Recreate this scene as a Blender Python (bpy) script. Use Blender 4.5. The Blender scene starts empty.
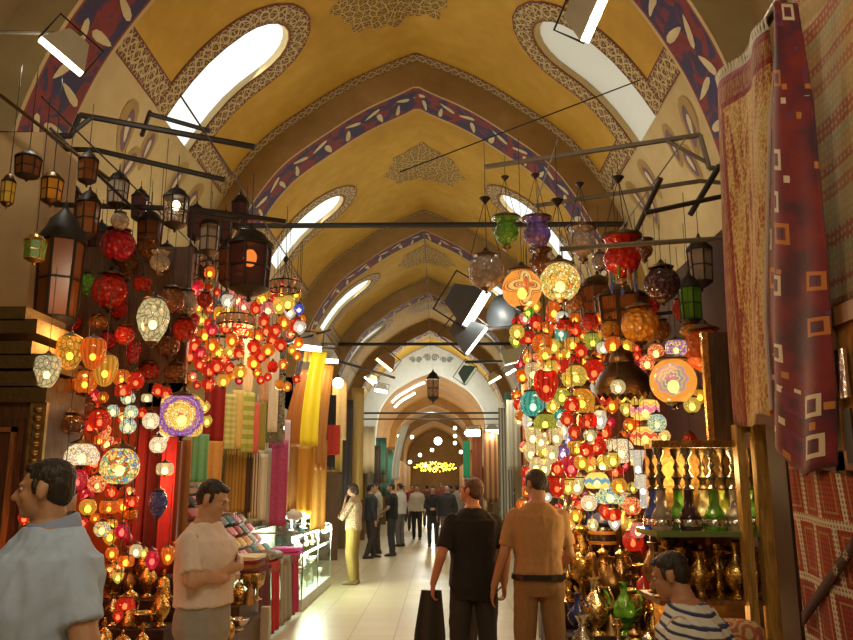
import bpy, bmesh, math, random
from math import sin, cos, pi, radians
from mathutils import Vector, Matrix, noise, geometry
SC = bpy.context.scene
COL = SC.collection
R = random.Random(7)
V3 = Vector
# ------------------------------------------------------------------ camera
F, PITCH, YAW = 800.0, radians(11.7), radians(0.86)
def ray(px, py):
    x = (px - 426.5) / F; y = (320 - py) / F
    f = cos(PITCH) - sin(PITCH) * y; u = sin(PITCH) + cos(PITCH) * y
    return x * cos(YAW) - f * sin(YAW), x * sin(YAW) + f * cos(YAW), u
def at(px, py, d):
    X, Y, U = ray(px, py); k = d / Y
    return V3((X * k, d, 1.65 + U * k))
def proj(p):
    x, y, z = p[0], p[1], p[2] - 1.65
    xc = x * cos(YAW) + y * sin(YAW); f = -x * sin(YAW) + y * cos(YAW)
    fc = f * cos(PITCH) + z * sin(PITCH); uc = -f * sin(PITCH) + z * cos(PITCH)
    fc = max(fc, .01)
    return 426.5 + F * xc / fc, 320 - F * uc / fc
cam_d = bpy.data.cameras.new('camera'); cam = bpy.data.objects.new('camera', cam_d); COL.objects.link(cam)
cam.location = (0, 0, 1.65); cam.rotation_euler = (pi / 2 + PITCH, 0, YAW)
cam_d.sensor_width = 36; cam_d.lens = F / 853 * 36; cam_d.clip_end = 300
SC.camera = cam
# ------------------------------------------------------------------ materials
class NT:
    def __init__(s, name):
        s.m = bpy.data.materials.new(name); s.m.use_nodes = True
        s.t = s.m.node_tree; s.t.nodes.clear()
        s.out = s.t.nodes.new('ShaderNodeOutputMaterial')
    def n(s, typ, ins=None, **kw):
        nd = s.t.nodes.new('ShaderNode' + typ)
        for k, v in kw.items(): setattr(nd, k, v)
        for k, v in (ins or {}).items():
            if hasattr(v, 'is_linked') or isinstance(v, bpy.types.NodeSocket): s.t.links.new(v, nd.inputs[k])
            else: nd.inputs[k].default_value = v
        return nd
    def math(s, op, a, b=0.0, c=None):
        ins = {0: a, 1: b}
        if c is not None: ins[2] = c
        return s.n('Math', ins, operation=op).outputs[0]
    def ramp(s, fac, stops, interp='LINEAR'):
        nd = s.n('ValToRGB', {0: fac}); cr = nd.color_ramp; cr.interpolation = interp
        while len(cr.elements) < len(stops): cr.elements.new(.5)
        for e, (p, c) in zip(cr.elements, stops): e.position = p; e.color = (*c, 1)
        return nd.outputs[0]
    def mix(s, fac, a, b):
        nd = s.n('Mix', {}, data_type='RGBA')
        for i, v in ((0, fac), (6, a), (7, b)):
            if isinstance(v, bpy.types.NodeSocket): s.t.links.new(v, nd.inputs[i])
            else: nd.inputs[i].default_value = v if i == 0 else (*v, 1)
        return nd.outputs[2]
    def bsdf(s, col, rough=.6, metal=0., **kw):
        b = s.n('BsdfPrincipled')
        if isinstance(col, bpy.types.NodeSocket): s.t.links.new(col, b.inputs['Base Color'])
        else: b.inputs['Base Color'].default_value = (*col, 1)
        if isinstance(rough, bpy.types.NodeSocket): s.t.links.new(rough, b.inputs['Roughness'])
        else: b.inputs['Roughness'].default_value = rough
        b.inputs['Metallic'].default_value = metal
        for k, v in kw.items():
            k = k.replace('_', ' ')
            if isinstance(v, bpy.types.NodeSocket): s.t.links.new(v, b.inputs[k])
            else: b.inputs[k].default_value = v
        return b.outputs[0]
    def bump(s, h, strength=.3, dist=.02):
        return s.n('Bump', {'Height': h, 'Strength': strength, 'Distance': dist}).outputs[0]
    def done(s, sh, sampling=None):
        s.t.links.new(sh, s.out.inputs[0])
        if sampling: s.m.cycles.emission_sampling = sampling
        return s.m
    def obj(s): return s.n('TexCoord').outputs['Object']
    def gen(s): return s.n('TexCoord').outputs['Generated']
    def uv(s): return s.n('TexCoord').outputs['UV']
    def noise(s, vec, scale, detail=3., out=0, dist=0.): return s.n('TexNoise', {'Vector': vec, 'Scale': scale, 'Detail': detail, 'Distortion': dist}).outputs[out]
    def vor(s, vec, scale, feature='F1', metric='EUCLIDEAN', rnd=1., out=0, dim='3D'):
        nd = s.n('TexVoronoi', {'Vector': vec, 'Scale': scale, 'Randomness': rnd}, feature=feature, voronoi_dimensions=dim)
        if feature != 'DISTANCE_TO_EDGE': nd.distance = metric
        return nd.outputs[out]
    def map(s, vec, scale=(1, 1, 1), loc=(0, 0, 0), rot=(0, 0, 0)):
        return s.n('Mapping', {0: vec, 'Scale': scale, 'Location': loc, 'Rotation': rot}).outputs[0]
    def sep(s, vec): return s.n('SeparateXYZ', {0: vec}).outputs
MC = {}
def cached(f):
    def g(*a):
        k = (f.__name__,) + a
        if k not in MC: MC[k] = f(*a)
        return MC[k]
    return g
@cached
def plain(name, col, rough=.6, metal=0., var=.25, scale=6., bump=0.):
    s = NT(name); o = s.obj()
    nz = s.noise(o, scale, 4)
    c = s.mix(nz, tuple(v * (1 - var) for v in col), tuple(min(1, v * (1 + var)) for v in col))
    kw = {'Normal': s.bump(s.noise(o, scale * 6, 3), bump)} if bump else {}
    return s.done(s.bsdf(c, rough, metal, **kw))
@cached
def wood(name, col, rough=.45):
    s = NT(name); o = s.map(s.obj(), (9, 9, 1.2))
    nz = s.noise(o, 3, 5, dist=1.5)
    c = s.ramp(nz, [(.3, tuple(v * .5 for v in col)), (.55, col), (.75, tuple(min(1, v * 1.35) for v in col))])
    return s.done(s.bsdf(c, rough, 0, Normal=s.bump(nz, .15)))
@cached
def metal(name, col, rough=.25):
    s = NT(name); o = s.obj()
    nz = s.noise(o, 14, 3)
    c = s.mix(nz, tuple(v * .55 for v in col), col)
    return s.done(s.bsdf(c, s.math('MULTIPLY_ADD', nz, .25, rough - .1), 1., Normal=s.bump(s.vor(o, 30), .12)))
@cached
def emit(name, col, strength, sampling='NONE'):
    s = NT(name)
    return s.done(s.n('Emission', {'Color': (*col, 1), 'Strength': strength}).outputs[0], sampling)
@cached
def cloth(name, col, rough=.85, scale=30.):
    s = NT(name); o = s.obj()
    w = s.noise(o, scale, 3); big = s.noise(o, 2.5, 2)
    c = s.mix(s.math('MULTIPLY_ADD', w, .5, s.math('MULTIPLY', big, .5)), tuple(v * .7 for v in col), tuple(min(1, v * 1.25) for v in col))
    return s.done(s.bsdf(c, rough, 0, Normal=s.bump(s.noise(o, 9, 3), .25, .03)))
BRASS = metal('polished brass', (.80, .52, .16), .25)
DARKBRASS = metal('aged dark brass', (.16, .10, .05), .4)
COPPER = metal('copper', (.75, .34, .14), .28)
SILVER = metal('silvered metal', (.75, .72, .66), .2)
IRON = plain('dark painted iron', (.022, .016, .012), .55, .3)
GREYROD = plain('weathered grey rod', (.16, .13, .09), .6, .2)
# ---- lamps glass
TONE = {'red': (.85, .035, .012), 'crimson': (.80, .02, .06), 'orange': (1., .22, .02), 'amber': (1., .48, .05), 'yellow': (1., .72, .12),
        'cream': (1., .82, .42), 'white': (1., .93, .75), 'green': (.25, .62, .06), 'teal': (.12, .62, .48), 'blue': (.14, .2, .75),
        'violet': (.35, .2, .6), 'clear': (.75, .62, .5), 'brown': (.38, .13, .03), 'pink': (1., .35, .3), 'olive': (.6, .6, .08), 'purple': (.13, .05, .06)}
@cached
def lit_glass(tone, style='plain'):
    c = TONE[tone]; s = NT(style + ' lit ' + tone + ' glass'); o = s.obj()
    k = .95
    if style == 'plain':
        nz = s.vor(o, 8., 'DISTANCE_TO_EDGE')
        col = s.ramp(nz, [(0, tuple(v * .35 for v in c)), (.06, tuple(v * .7 for v in c)), (.2, c)])
    elif style == 'net':
        e = s.vor(s.map(o, (1, 1, .8)), 5.5, 'DISTANCE_TO_EDGE')
        col = s.ramp(e, [(.0, tuple(v * .2 for v in c)), (.05, tuple(v * .35 for v in c)), (.12, c)])
    elif style == 'rib':
        x, y, z = s.sep(o)[:3]
        a = s.math('ARCTAN2', x, y)
        w = s.math('SINE', s.math('MULTIPLY', a, 14.))
        col = s.mix(s.math('MULTIPLY_ADD', w, .5, .5), tuple(v * .45 for v in c), c)
    em = s.n('Emission', {'Color': col, 'Strength': k}).outputs[0]
    tr = s.n('BsdfTransparent', {'Color': (*[min(1, v * .88 + .035) for v in c], 1)}).outputs[0]
    m1 = s.n('MixShader', {0: .48, 1: em, 2: tr}).outputs[0]
    gl = s.n('BsdfGlossy', {'Color': (1, .95, .9, 1), 'Roughness': .08}).outputs[0]
    m2 = s.n('MixShader', {0: .07, 1: m1, 2: gl}).outputs[0]
    return s.done(m2, 'NONE')
@cached
def mosaic(kind):
    pal = {'gold': [(1, .62, .1), (1, .8, .3), (.9, .3, .04), (1, .9, .55), (.5, .5, .1), (1, .5, .08)],
           'multi': [(.95, .6, .1), (.6, .08, .03), (1, .85, .4), (.15, .3, .5), (.2, .5, .15), (1, .7, .2)],
           'cool': [(.6, .75, .4), (.15, .45, .5), (1, .85, .4), (.2, .3, .7), (.85, .8, .3), (.3, .6, .3)],
           'red': [(.9, .05, .03), (1, .4, .1), (.6, .02, .02), (1, .7, .2), (.9, .15, .1), (1, .3, .1)],
           'pale': [(1, .85, .5), (1, .7, .35), (.9, .8, .6), (1, .9, .6), (.8, .5, .25), (1, .75, .5)],
           'violet': [(.35, .15, .45), (.9, .6, .2), (.25, .12, .4), (1, .75, .3), (.5, .25, .5), (.8, .4, .1)]}[kind]
    s = NT('mosaic ' + kind); o = s.obj()
    rv = s.sep(s.vor(o, 13., out=1))[0]
    col = s.ramp(rv, [(i / 6, c) for i, c in enumerate(pal)], 'CONSTANT')
    e = s.vor(o, 13., 'DISTANCE_TO_EDGE')
    g = s.ramp(e, [(.03, (.12, .06, .02)), (.09, (1, 1, 1))])
    nd = s.n('Mix', {0: 1.}, data_type='RGBA', blend_type='MULTIPLY'); s.t.links.new(col, nd.inputs[6]); s.t.links.new(g, nd.inputs[7])
    em = s.n('Emission', {'Color': nd.outputs[2], 'Strength': 1.35}).outputs[0]
    tr = s.n('BsdfTransparent', {'Color': (1, .8, .45, 1)}).outputs[0]
    m1 = s.n('MixShader', {0: .22, 1: em, 2: tr}).outputs[0]
    gl = s.n('BsdfGlossy', {'Roughness': .15}).outputs[0]
    return s.done(s.n('MixShader', {0: .06, 1: m1, 2: gl}).outputs[0], 'NONE')
def radial(s, o):
    x, y, z = s.sep(o)[:3]
    r = s.math('SQRT', s.math('ADD', s.math('MULTIPLY', x, x), s.math('MULTIPLY', z, z)))
    return x, y, z, r, s.math('ARCTAN2', z, x)
@cached
def rosette(kind):
    s = NT('painted rosette glass ' + kind); o = s.obj(); x, y, z, r, a = radial(s, o)
    front = s.math('LESS_THAN', y, .05)
    petal = s.math('MULTIPLY_ADD', s.math('COSINE', s.math('MULTIPLY', a, 4. if kind == 'flower' else 8.)), -.07 if kind == 'flower' else -.015, s.math('MULTIPLY', r, .70))
    bg = s.mix(s.noise(o, 7, 3), (.95, .28, .03), (1., .5, .09))
    if kind == 'flower':
        st = [(0, (.75, .1, .02)), (.055, (.2, .12, .1)), (.085, (.9, .5, .1)), (.11, (.2, .08, .06)), (.14, (1, .65, .15)), (.2, (.9, .45, .1)), (.215, (.2, .07, .08)), (.235, (1, .55, .1)), (.255, (.7, .08, .02)), (.275, (1, .42, .06))]
    else:
        st = [(0, (.6, .15, .3)), (.05, (.2, .3, .2)), (.09, (.9, .6, .3)), (.115, (.2, .35, .35)), (.15, (.5, .55, .2)), (.18, (.7, .25, .3)), (.205, (.3, .45, .35)), (.225, (.9, .4, .2)), (.24, (1, .45, .06))]
    pat = s.ramp(petal, st, 'CONSTANT')
    inside = s.math('MULTIPLY', front, s.math('LESS_THAN', petal, st[-1][0]))
    col = s.mix(inside, bg, pat)
    em = s.n('Emission', {'Color': col, 'Strength': 1.1}).outputs[0]
    tr = s.n('BsdfTransparent', {'Color': (1, .5, .12, 1)}).outputs[0]
    m1 = s.n('MixShader', {0: .25, 1: em, 2: tr}).outputs[0]
    return s.done(s.n('MixShader', {0: .06, 1: m1, 2: s.n('BsdfGlossy', {'Roughness': .15}).outputs[0]}).outputs[0], 'NONE')
@cached
def ringmosaic(tag):
    s = NT('ring mosaic ' + tag); o = s.obj(); x, y, z, r, a = radial(s, o)
    v = s.vor(o, 15., 'DISTANCE_TO_EDGE'); rv = s.sep(s.vor(o, 15., out=1))[0]
    rr = s.math('MULTIPLY_ADD', rv, .05, r)
    col = s.ramp(rr, [(0, (.8, .2, .06)), (.08, (1, .75, .25)), (.22, (1, .55, .08)), (.3, (1, .8, .3)), (.36, (.9, .35, .05)), (.4, (.3, .12, .4)), (.47, (.6, .3, .4)), (.5, (.25, .1, .4)), (.56, (1, .6, .1))], 'CONSTANT')
    g = s.ramp(v, [(.02, (.1, .04, .02)), (.08, (1, 1, 1))])
    nd = s.n('Mix', {0: 1.}, data_type='RGBA', blend_type='MULTIPLY'); s.t.links.new(col, nd.inputs[6]); s.t.links.new(g, nd.inputs[7])
    em = s.n('Emission', {'Color': nd.outputs[2], 'Strength': 1.3}).outputs[0]
    tr = s.n('BsdfTransparent', {'Color': (1, .7, .3, 1)}).outputs[0]
    return s.done(s.n('MixShader', {0: .2, 1: em, 2: tr}).outputs[0], 'NONE')
@cached
def bands(tag):
    s = NT('painted band glass ' + tag); o = s.obj(); x, y, z = s.sep(o)[:3]
    a = s.math('ARCTAN2', x, y)
    c1 = s.ramp(s.math('ABSOLUTE', s.math('MULTIPLY_ADD', s.math('SINE', s.math('MULTIPLY', a, 9.)), .05, z)), [(0, (.75, .2, .3) if tag == 'pink' else (.15, .35, .4) if tag == 'blue' else (.7, .1, .03)), (.09, (.95, .8, .5)), (.12, (1, .4, .06) if tag != 'blue' else (1, .75, .1)), (.2, (1, .7, .15))], 'CONSTANT')
    em = s.n('Emission', {'Color': c1, 'Strength': 1.3}).outputs[0]
    tr = s.n('BsdfTransparent', {'Color': (1, .6, .2, 1)}).outputs[0]
    return s.done(s.n('MixShader', {0: .25, 1: em, 2: tr}).outputs[0], 'NONE')
@cached
def dark_glass(tone):
    c = TONE[tone]; s = NT('unlit ' + tone + ' glass'); o = s.obj()
    e = s.vor(o, 6.)
    tr = s.n('BsdfTransparent', {'Color': (*[v * .75 + .03 for v in c], 1)}).outputs[0]
    b = s.bsdf(s.mix(e, c, tuple(v * .4 for v in c)), .12, 0, Normal=s.bump(e, .5, .1), Coat_Weight=.6)
    return s.done(s.n('MixShader', {0: .6, 1: tr, 2: b}).outputs[0])
BULB = emit('glowing filament bulb', (1., .72, .28), 14.)
BULBW = emit('glowing white bulb', (1., .9, .7), 16.)
FLOOD = emit('flood tube glow', (1., .95, .80), 9.)
FLOODO = emit('sodium tube glow', (1., .62, .2), 7.)
PANELITE = emit('shop light glow', (1., .95, .78), 7.)
# ------------------------------------------------------------------ mesh building
class MB:
    def __init__(s): s.v = []; s.f = []; s.m = []; s.uv = {}
    def add(s, vs, fs, mi=0, uvs=None):
        b = len(s.v); s.v += [tuple(v) for v in vs]
        for f in fs: s.f.append([b + i for i in f]); s.m.append(mi)
        if uvs:
            for i, u in enumerate(uvs): s.uv[b + i] = u
        return s
    def box(s, a, b, mi=0, M=None):
        x0, y0, z0 = a; x1, y1, z1 = b
        vs = [V3(p) for p in ((x0, y0, z0), (x1, y0, z0), (x1, y1, z0), (x0, y1, z0), (x0, y0, z1), (x1, y0, z1), (x1, y1, z1), (x0, y1, z1))]
        if M: vs = [M @ v for v in vs]
        return s.add(vs, [(0, 3, 2, 1), (4, 5, 6, 7), (0, 1, 5, 4), (1, 2, 6, 5), (2, 3, 7, 6), (3, 0, 4, 7)], mi)
    def rings(s, rs, mi=0, cap=True, closed=False):
        n = len(rs[0]); vs = [p for r in rs for p in r]; fs = []
        k = len(rs)
        for i in range(k - 1 if not closed else k):
            j0, j1 = i * n, ((i + 1) % k) * n
            for a in range(n): fs.append((j0 + a, j0 + (a + 1) % n, j1 + (a + 1) % n, j1 + a))
        if cap and not closed:
            fs.append(tuple(range(n - 1, -1, -1))); fs.append(tuple((k - 1) * n + a for a in range(n)))
        return s.add(vs, fs, mi)
    def lathe(s, prof, seg=16, c=(0, 0, 0), mi=0, cap=True, M=None, lobes=0, amp=0.):
        rs = []
        for r, z in prof:
            ring = []
            for a in range(seg):
                t = 2 * pi * a / seg; rr = r * (1 + amp * cos(lobes * t)) if lobes else r
                p = V3((c[0] + rr * cos(t), c[1] + rr * sin(t), c[2] + z)); ring.append(M @ p if M else p)
            rs.append(ring)
        return s.rings(rs, mi, cap)
    def tube(s, path, r, seg=6, mi=0, cap=True, closed=False):
        path = [V3(p) for p in path]; rs = []; up = None
        for i, p in enumerate(path):
            a = path[i - 1] if i or closed else p; b = path[(i + 1) % len(path)] if i < len(path) - 1 or closed else p
            t = (b - a).normalized()
            if up is None: up = t.orthogonal().normalized()
            up = (up - t * up.dot(t)).normalized() if (up - t * up.dot(t)).length > 1e-5 else t.orthogonal().normalized()
            w = t.cross(up); rr = r[i] if isinstance(r, (list, tuple)) else r
            rs.append([p + up * (rr * cos(2 * pi * k / seg)) + w * (rr * sin(2 * pi * k / seg)) for k in range(seg)])
        return s.rings(rs, mi, cap, closed)
    def ell(s, c, r, seg=12, nr=8, mi=0, M=None):
        rs = []
        for i in range(nr + 1):
            t = -pi / 2 + pi * i / nr; q = max(cos(t), .02)
            ring = []
            for a in range(seg):
                p = V3((r[0] * q * cos(2 * pi * a / seg), r[1] * q * sin(2 * pi * a / seg), r[2] * sin(t)))
                ring.append((M @ p if M else p) + V3(c))
            rs.append(ring)
        return s.rings(rs, mi)
    def build(s, name, mats, parent=None, smooth=True, loc=None, link=True):
        me = bpy.data.meshes.new(name); me.from_pydata(s.v, [], s.f)
        if not isinstance(mats, (list, tuple)): mats = [mats]
        for m in mats: me.materials.append(m)
        me.polygons.foreach_set('material_index', s.m)
        me.polygons.foreach_set('use_smooth', [smooth] * len(s.f))
        if s.uv:
            l = me.uv_layers.new(name='uv')
            for lp in me.loops: l.data[lp.index].uv = s.uv.get(lp.vertex_index, (0, 0))
        if smooth:
            try: me.set_sharp_from_angle(angle=radians(50))
            except Exception: pass
        me.update()
        if not link: return me
        return put(name, me, parent, loc)
def put(name, me, parent=None, loc=None):
    o = bpy.data.objects.new(name, me); COL.objects.link(o)
    if parent: o.parent = parent
    if loc is not None: o.location = loc
    return o
def tag(o, label=None, cat=None, group=None, kind=None):
    if label: o['label'] = label
    if cat: o['category'] = cat
    if group: o['group'] = group
    if kind: o['kind'] = kind
    return o
def thing(name, label, cat, loc=(0, 0, 0), rz=0., group=None):
    o = bpy.data.objects.new(name, None); COL.objects.link(o); o.location = loc; o.rotation_euler = (0, 0, rz)
    o.empty_display_size = .05
    return tag(o, label, cat, group)
def setmat(o, *ms):
    for i, m in enumerate(ms):
        o.material_slots[i].link = 'OBJECT'; o.material_slots[i].material = m
def rotm(x=0, y=0, z=0): return (Matrix.Rotation(z, 4, 'Z') @ Matrix.Rotation(y, 4, 'Y') @ Matrix.Rotation(x, 4, 'X'))
def point(p, power, col=(1, .8, .5), rad=.12, name='lamp_glow'):
    d = bpy.data.lights.new(name, 'POINT'); d.energy = power; d.color = col; d.shadow_soft_size = rad
    o = bpy.data.objects.new(name, d); COL.objects.link(o); o.location = p; return o
def area(p, rot, size, power, col=(1, .95, .85), name='flood_glow', sy=None):
    d = bpy.data.lights.new(name, 'AREA'); d.energy = power; d.color = col; d.size = size
    if sy: d.shape = 'RECTANGLE'; d.size_y = sy
    o = bpy.data.objects.new(name, d); COL.objects.link(o); o.location = p; o.rotation_euler = rot; return o
AUTO = []   # (object, description, px, py, side) get their labels at the end
# ------------------------------------------------------------------ vault geometry
CX = -.4
def catmull(P, n=8):
    out = []
    for i in range(len(P) - 1):
        p0 = P[max(i - 1, 0)]; p1 = P[i]; p2 = P[i + 1]; p3 = P[min(i + 2, len(P) - 1)]
        for k in range(n):
            t = k / n
            out.append(tuple(.5 * (2 * b + (c - a) * t + (2 * a - 5 * b + 4 * c - d) * t * t + (3 * b - a - 3 * c + d) * t ** 3) for a, b, c, d in zip(p0, p1, p2, p3)))
    out.append(P[-1]); return out
VP = catmull([(0, 9.38), (1.03, 8.92), (1.844, 8.40), (2.82, 7.617), (3.54, 6.535), (3.93, 5.54), (4.10, 4.65), (4.15, 3.52)])
VS = [0.]
for a, b in zip(VP, VP[1:]): VS.append(VS[-1] + math.hypot(b[0] - a[0], b[1] - a[1]))
SMAX = VS[-1]
def S(s, o=0., y=0.):
    t = min(abs(s), SMAX - 1e-4); sg = -1 if s < 0 else 1
    i = 0
    while VS[i + 1] < t: i += 1
    f = (t - VS[i]) / (VS[i + 1] - VS[i])
    a, b = VP[i], VP[i + 1]
    x = a[0] + (b[0] - a[0]) * f; z = a[1] + (b[1] - a[1]) * f
    p = VP[max(i - 1, 0)]; q = VP[min(i + 2, len(VP) - 1)]
    tx, tz = q[0] - p[0], q[1] - p[1]; L = math.hypot(tx, tz)
    nx, nz = tz / L, -tx / L      # inward
    k = min(1, t / .8)
    nx *= k; L = math.hypot(nx, nz); nx /= L; nz /= L
    return V3((CX + sg * (x + nx * o), y, z + nz * o))
S_ = S
@cached
def plaster(name, a, b, c):
    s = NT(name); o = s.obj()
    n1 = s.noise(o, .7, 5); n2 = s.noise(o, 3.5, 5)
    f = s.math('MULTIPLY_ADD', n2, .4, s.math('MULTIPLY', n1, .6))
    col = s.ramp(f, [(.3, a), (.52, b), (.72, c)])
    return s.done(s.bsdf(col, .75, 0, Normal=s.bump(n2, .08)))
OCHRE = plaster('ochre painted plaster', (.42, .22, .016), (.52, .29, .026), (.60, .37, .06))
CREAM = plaster('cream plaster', (.42, .30, .13), (.52, .38, .18), (.60, .46, .24))
NEARP = plaster('olive cream plaster', (.30, .22, .10), (.38, .29, .14), (.44, .35, .18))
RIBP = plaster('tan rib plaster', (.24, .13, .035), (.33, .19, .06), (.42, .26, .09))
WALLP = plaster('wall plaster', (.30, .19, .08), (.40, .27, .12), (.5, .36, .18))
WHITEP = plaster('white plaster', (.60, .62, .58), (.70, .72, .68), (.80, .80, .76))
@cached
def ornament(tagname):
    s = NT('arabesque band'); uv = s.uv(); u, v = s.sep(uv)[:2]
    w = s.math('MULTIPLY', s.math('SINE', s.math('MULTIPLY', u, 19.)), .27)
    d1 = s.math('ABSOLUTE', s.math('SUBTRACT', s.math('SUBTRACT', v, .5), w))
    d2 = s.math('ABSOLUTE', s.math('ADD', s.math('SUBTRACT', v, .5), w))
    d = s.math('MINIMUM', d1, d2)
    vo = s.vor(s.map(uv, (1, .34, 1)), 11., 'DISTANCE_TO_EDGE', dim='2D')
    base = s.ramp(vo, [(.0, (.50, .36, .16)), (.09, (.44, .30, .12)), (.14, (.085, .035, .03)), (.32, (.11, .04, .035)), (.4, (.34, .2, .07))])
    c = s.mix(s.math('LESS_THAN', d, .055), base, (.55, .41, .19))
    e = s.math('ABSOLUTE', s.math('SUBTRACT', v, .5))
    c = s.mix(s.math('GREATER_THAN', e, .45), c, (.16, .022, .018))
    return s.done(s.bsdf(c, .75))
ORN = ornament('a')
@cached
def medal(tagname):
    s = NT('arabesque medallion'); uv = s.uv()
    vo = s.vor(uv, 6.5, 'DISTANCE_TO_EDGE', dim='2D'); v2 = s.vor(uv, 13., 'DISTANCE_TO_EDGE', dim='2D')
    d = s.math('MINIMUM', vo, s.math('MULTIPLY', v2, 1.2))
    c = s.ramp(d, [(.0, (.60, .42, .13)), (.05, (.52, .34, .08)), (.09, (.12, .06, .02)), (.3, (.22, .10, .02))])
    return s.done(s.bsdf(c, .75))
MED = medal('a')
@cached
def blueband(tagname):
    s = NT('navy and red painted soffit'); uv = s.uv()
    n = s.noise(s.map(uv, (1, .8, 1)), 3.2, 2, dist=.8)
    c = s.ramp(n, [(.42, (.030, .022, .085)), (.5, (.05, .02, .07)), (.56, (.22, .022, .02)), (.7, (.16, .015, .02))])
    u, v = s.sep(uv)[:2]
    e = s.math('ABSOLUTE', s.math('SUBTRACT', v, .5))
    c = s.mix(s.math('GREATER_THAN', e, .46), c, (.20, .03, .02))
    return s.done(s.bsdf(c, .7))
BLUE = blueband('a')
LEAF = plain('cream painted leaf', (.62, .52, .30), .75)
PANE = emit('overcast daylight pane', (.96, 1., .93), 1.25)
PANED = NT('dim whitewashed pane'); PANED = PANED.done(PANED.bsdf((.62, .62, .55), .5, 0, Emission_Color=(.8, .86, .78, 1), Emission_Strength=.22), 'NONE')
ceiling = tag(bpy.data.objects.new('ceiling', None), kind='structure'); COL.objects.link(ceiling)
def ribbon(mb, pts0, pts1, off=.008, mi=0):
    """strip between two (s,y) polylines"""
    vs, uvs, L = [], [], 0.
    for i, (a, b) in enumerate(zip(pts0, pts1)):
        pa, pb = S(a[0], off, a[1]), S(b[0], off, b[1])
        if i: L += ((pa - vs[-2]).length + (pb - vs[-1]).length) / 2
        vs += [pa, pb]; uvs += [(L, 0), (L, 1)]
    mb.add(vs, [(2 * i, 2 * i + 2, 2 * i + 3, 2 * i + 1) for i in range(len(pts0) - 1)], mi, uvs)
def lin(a, b, n): return [a + (b - a) * i / (n - 1) for i in range(n)]
WIN_N = [0]
def win_outline(sg, yc, hw, s_top, s_bot, k=10):
    rs = hw * 1.15
    pts = [(s_bot, yc - hw)] + [(t, yc - hw) for t in lin(s_bot, s_top + rs, 6)[1:-1]]
    for i in range(k + 1):
        a = pi * i / k
        pts.append((s_top + rs - rs * sin(a), yc - hw * cos(a)))
    pts += [(t, yc + hw) for t in lin(s_top + rs, s_bot, 6)[1:]]
    return [(sg * a, b) for a, b in pts]
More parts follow.
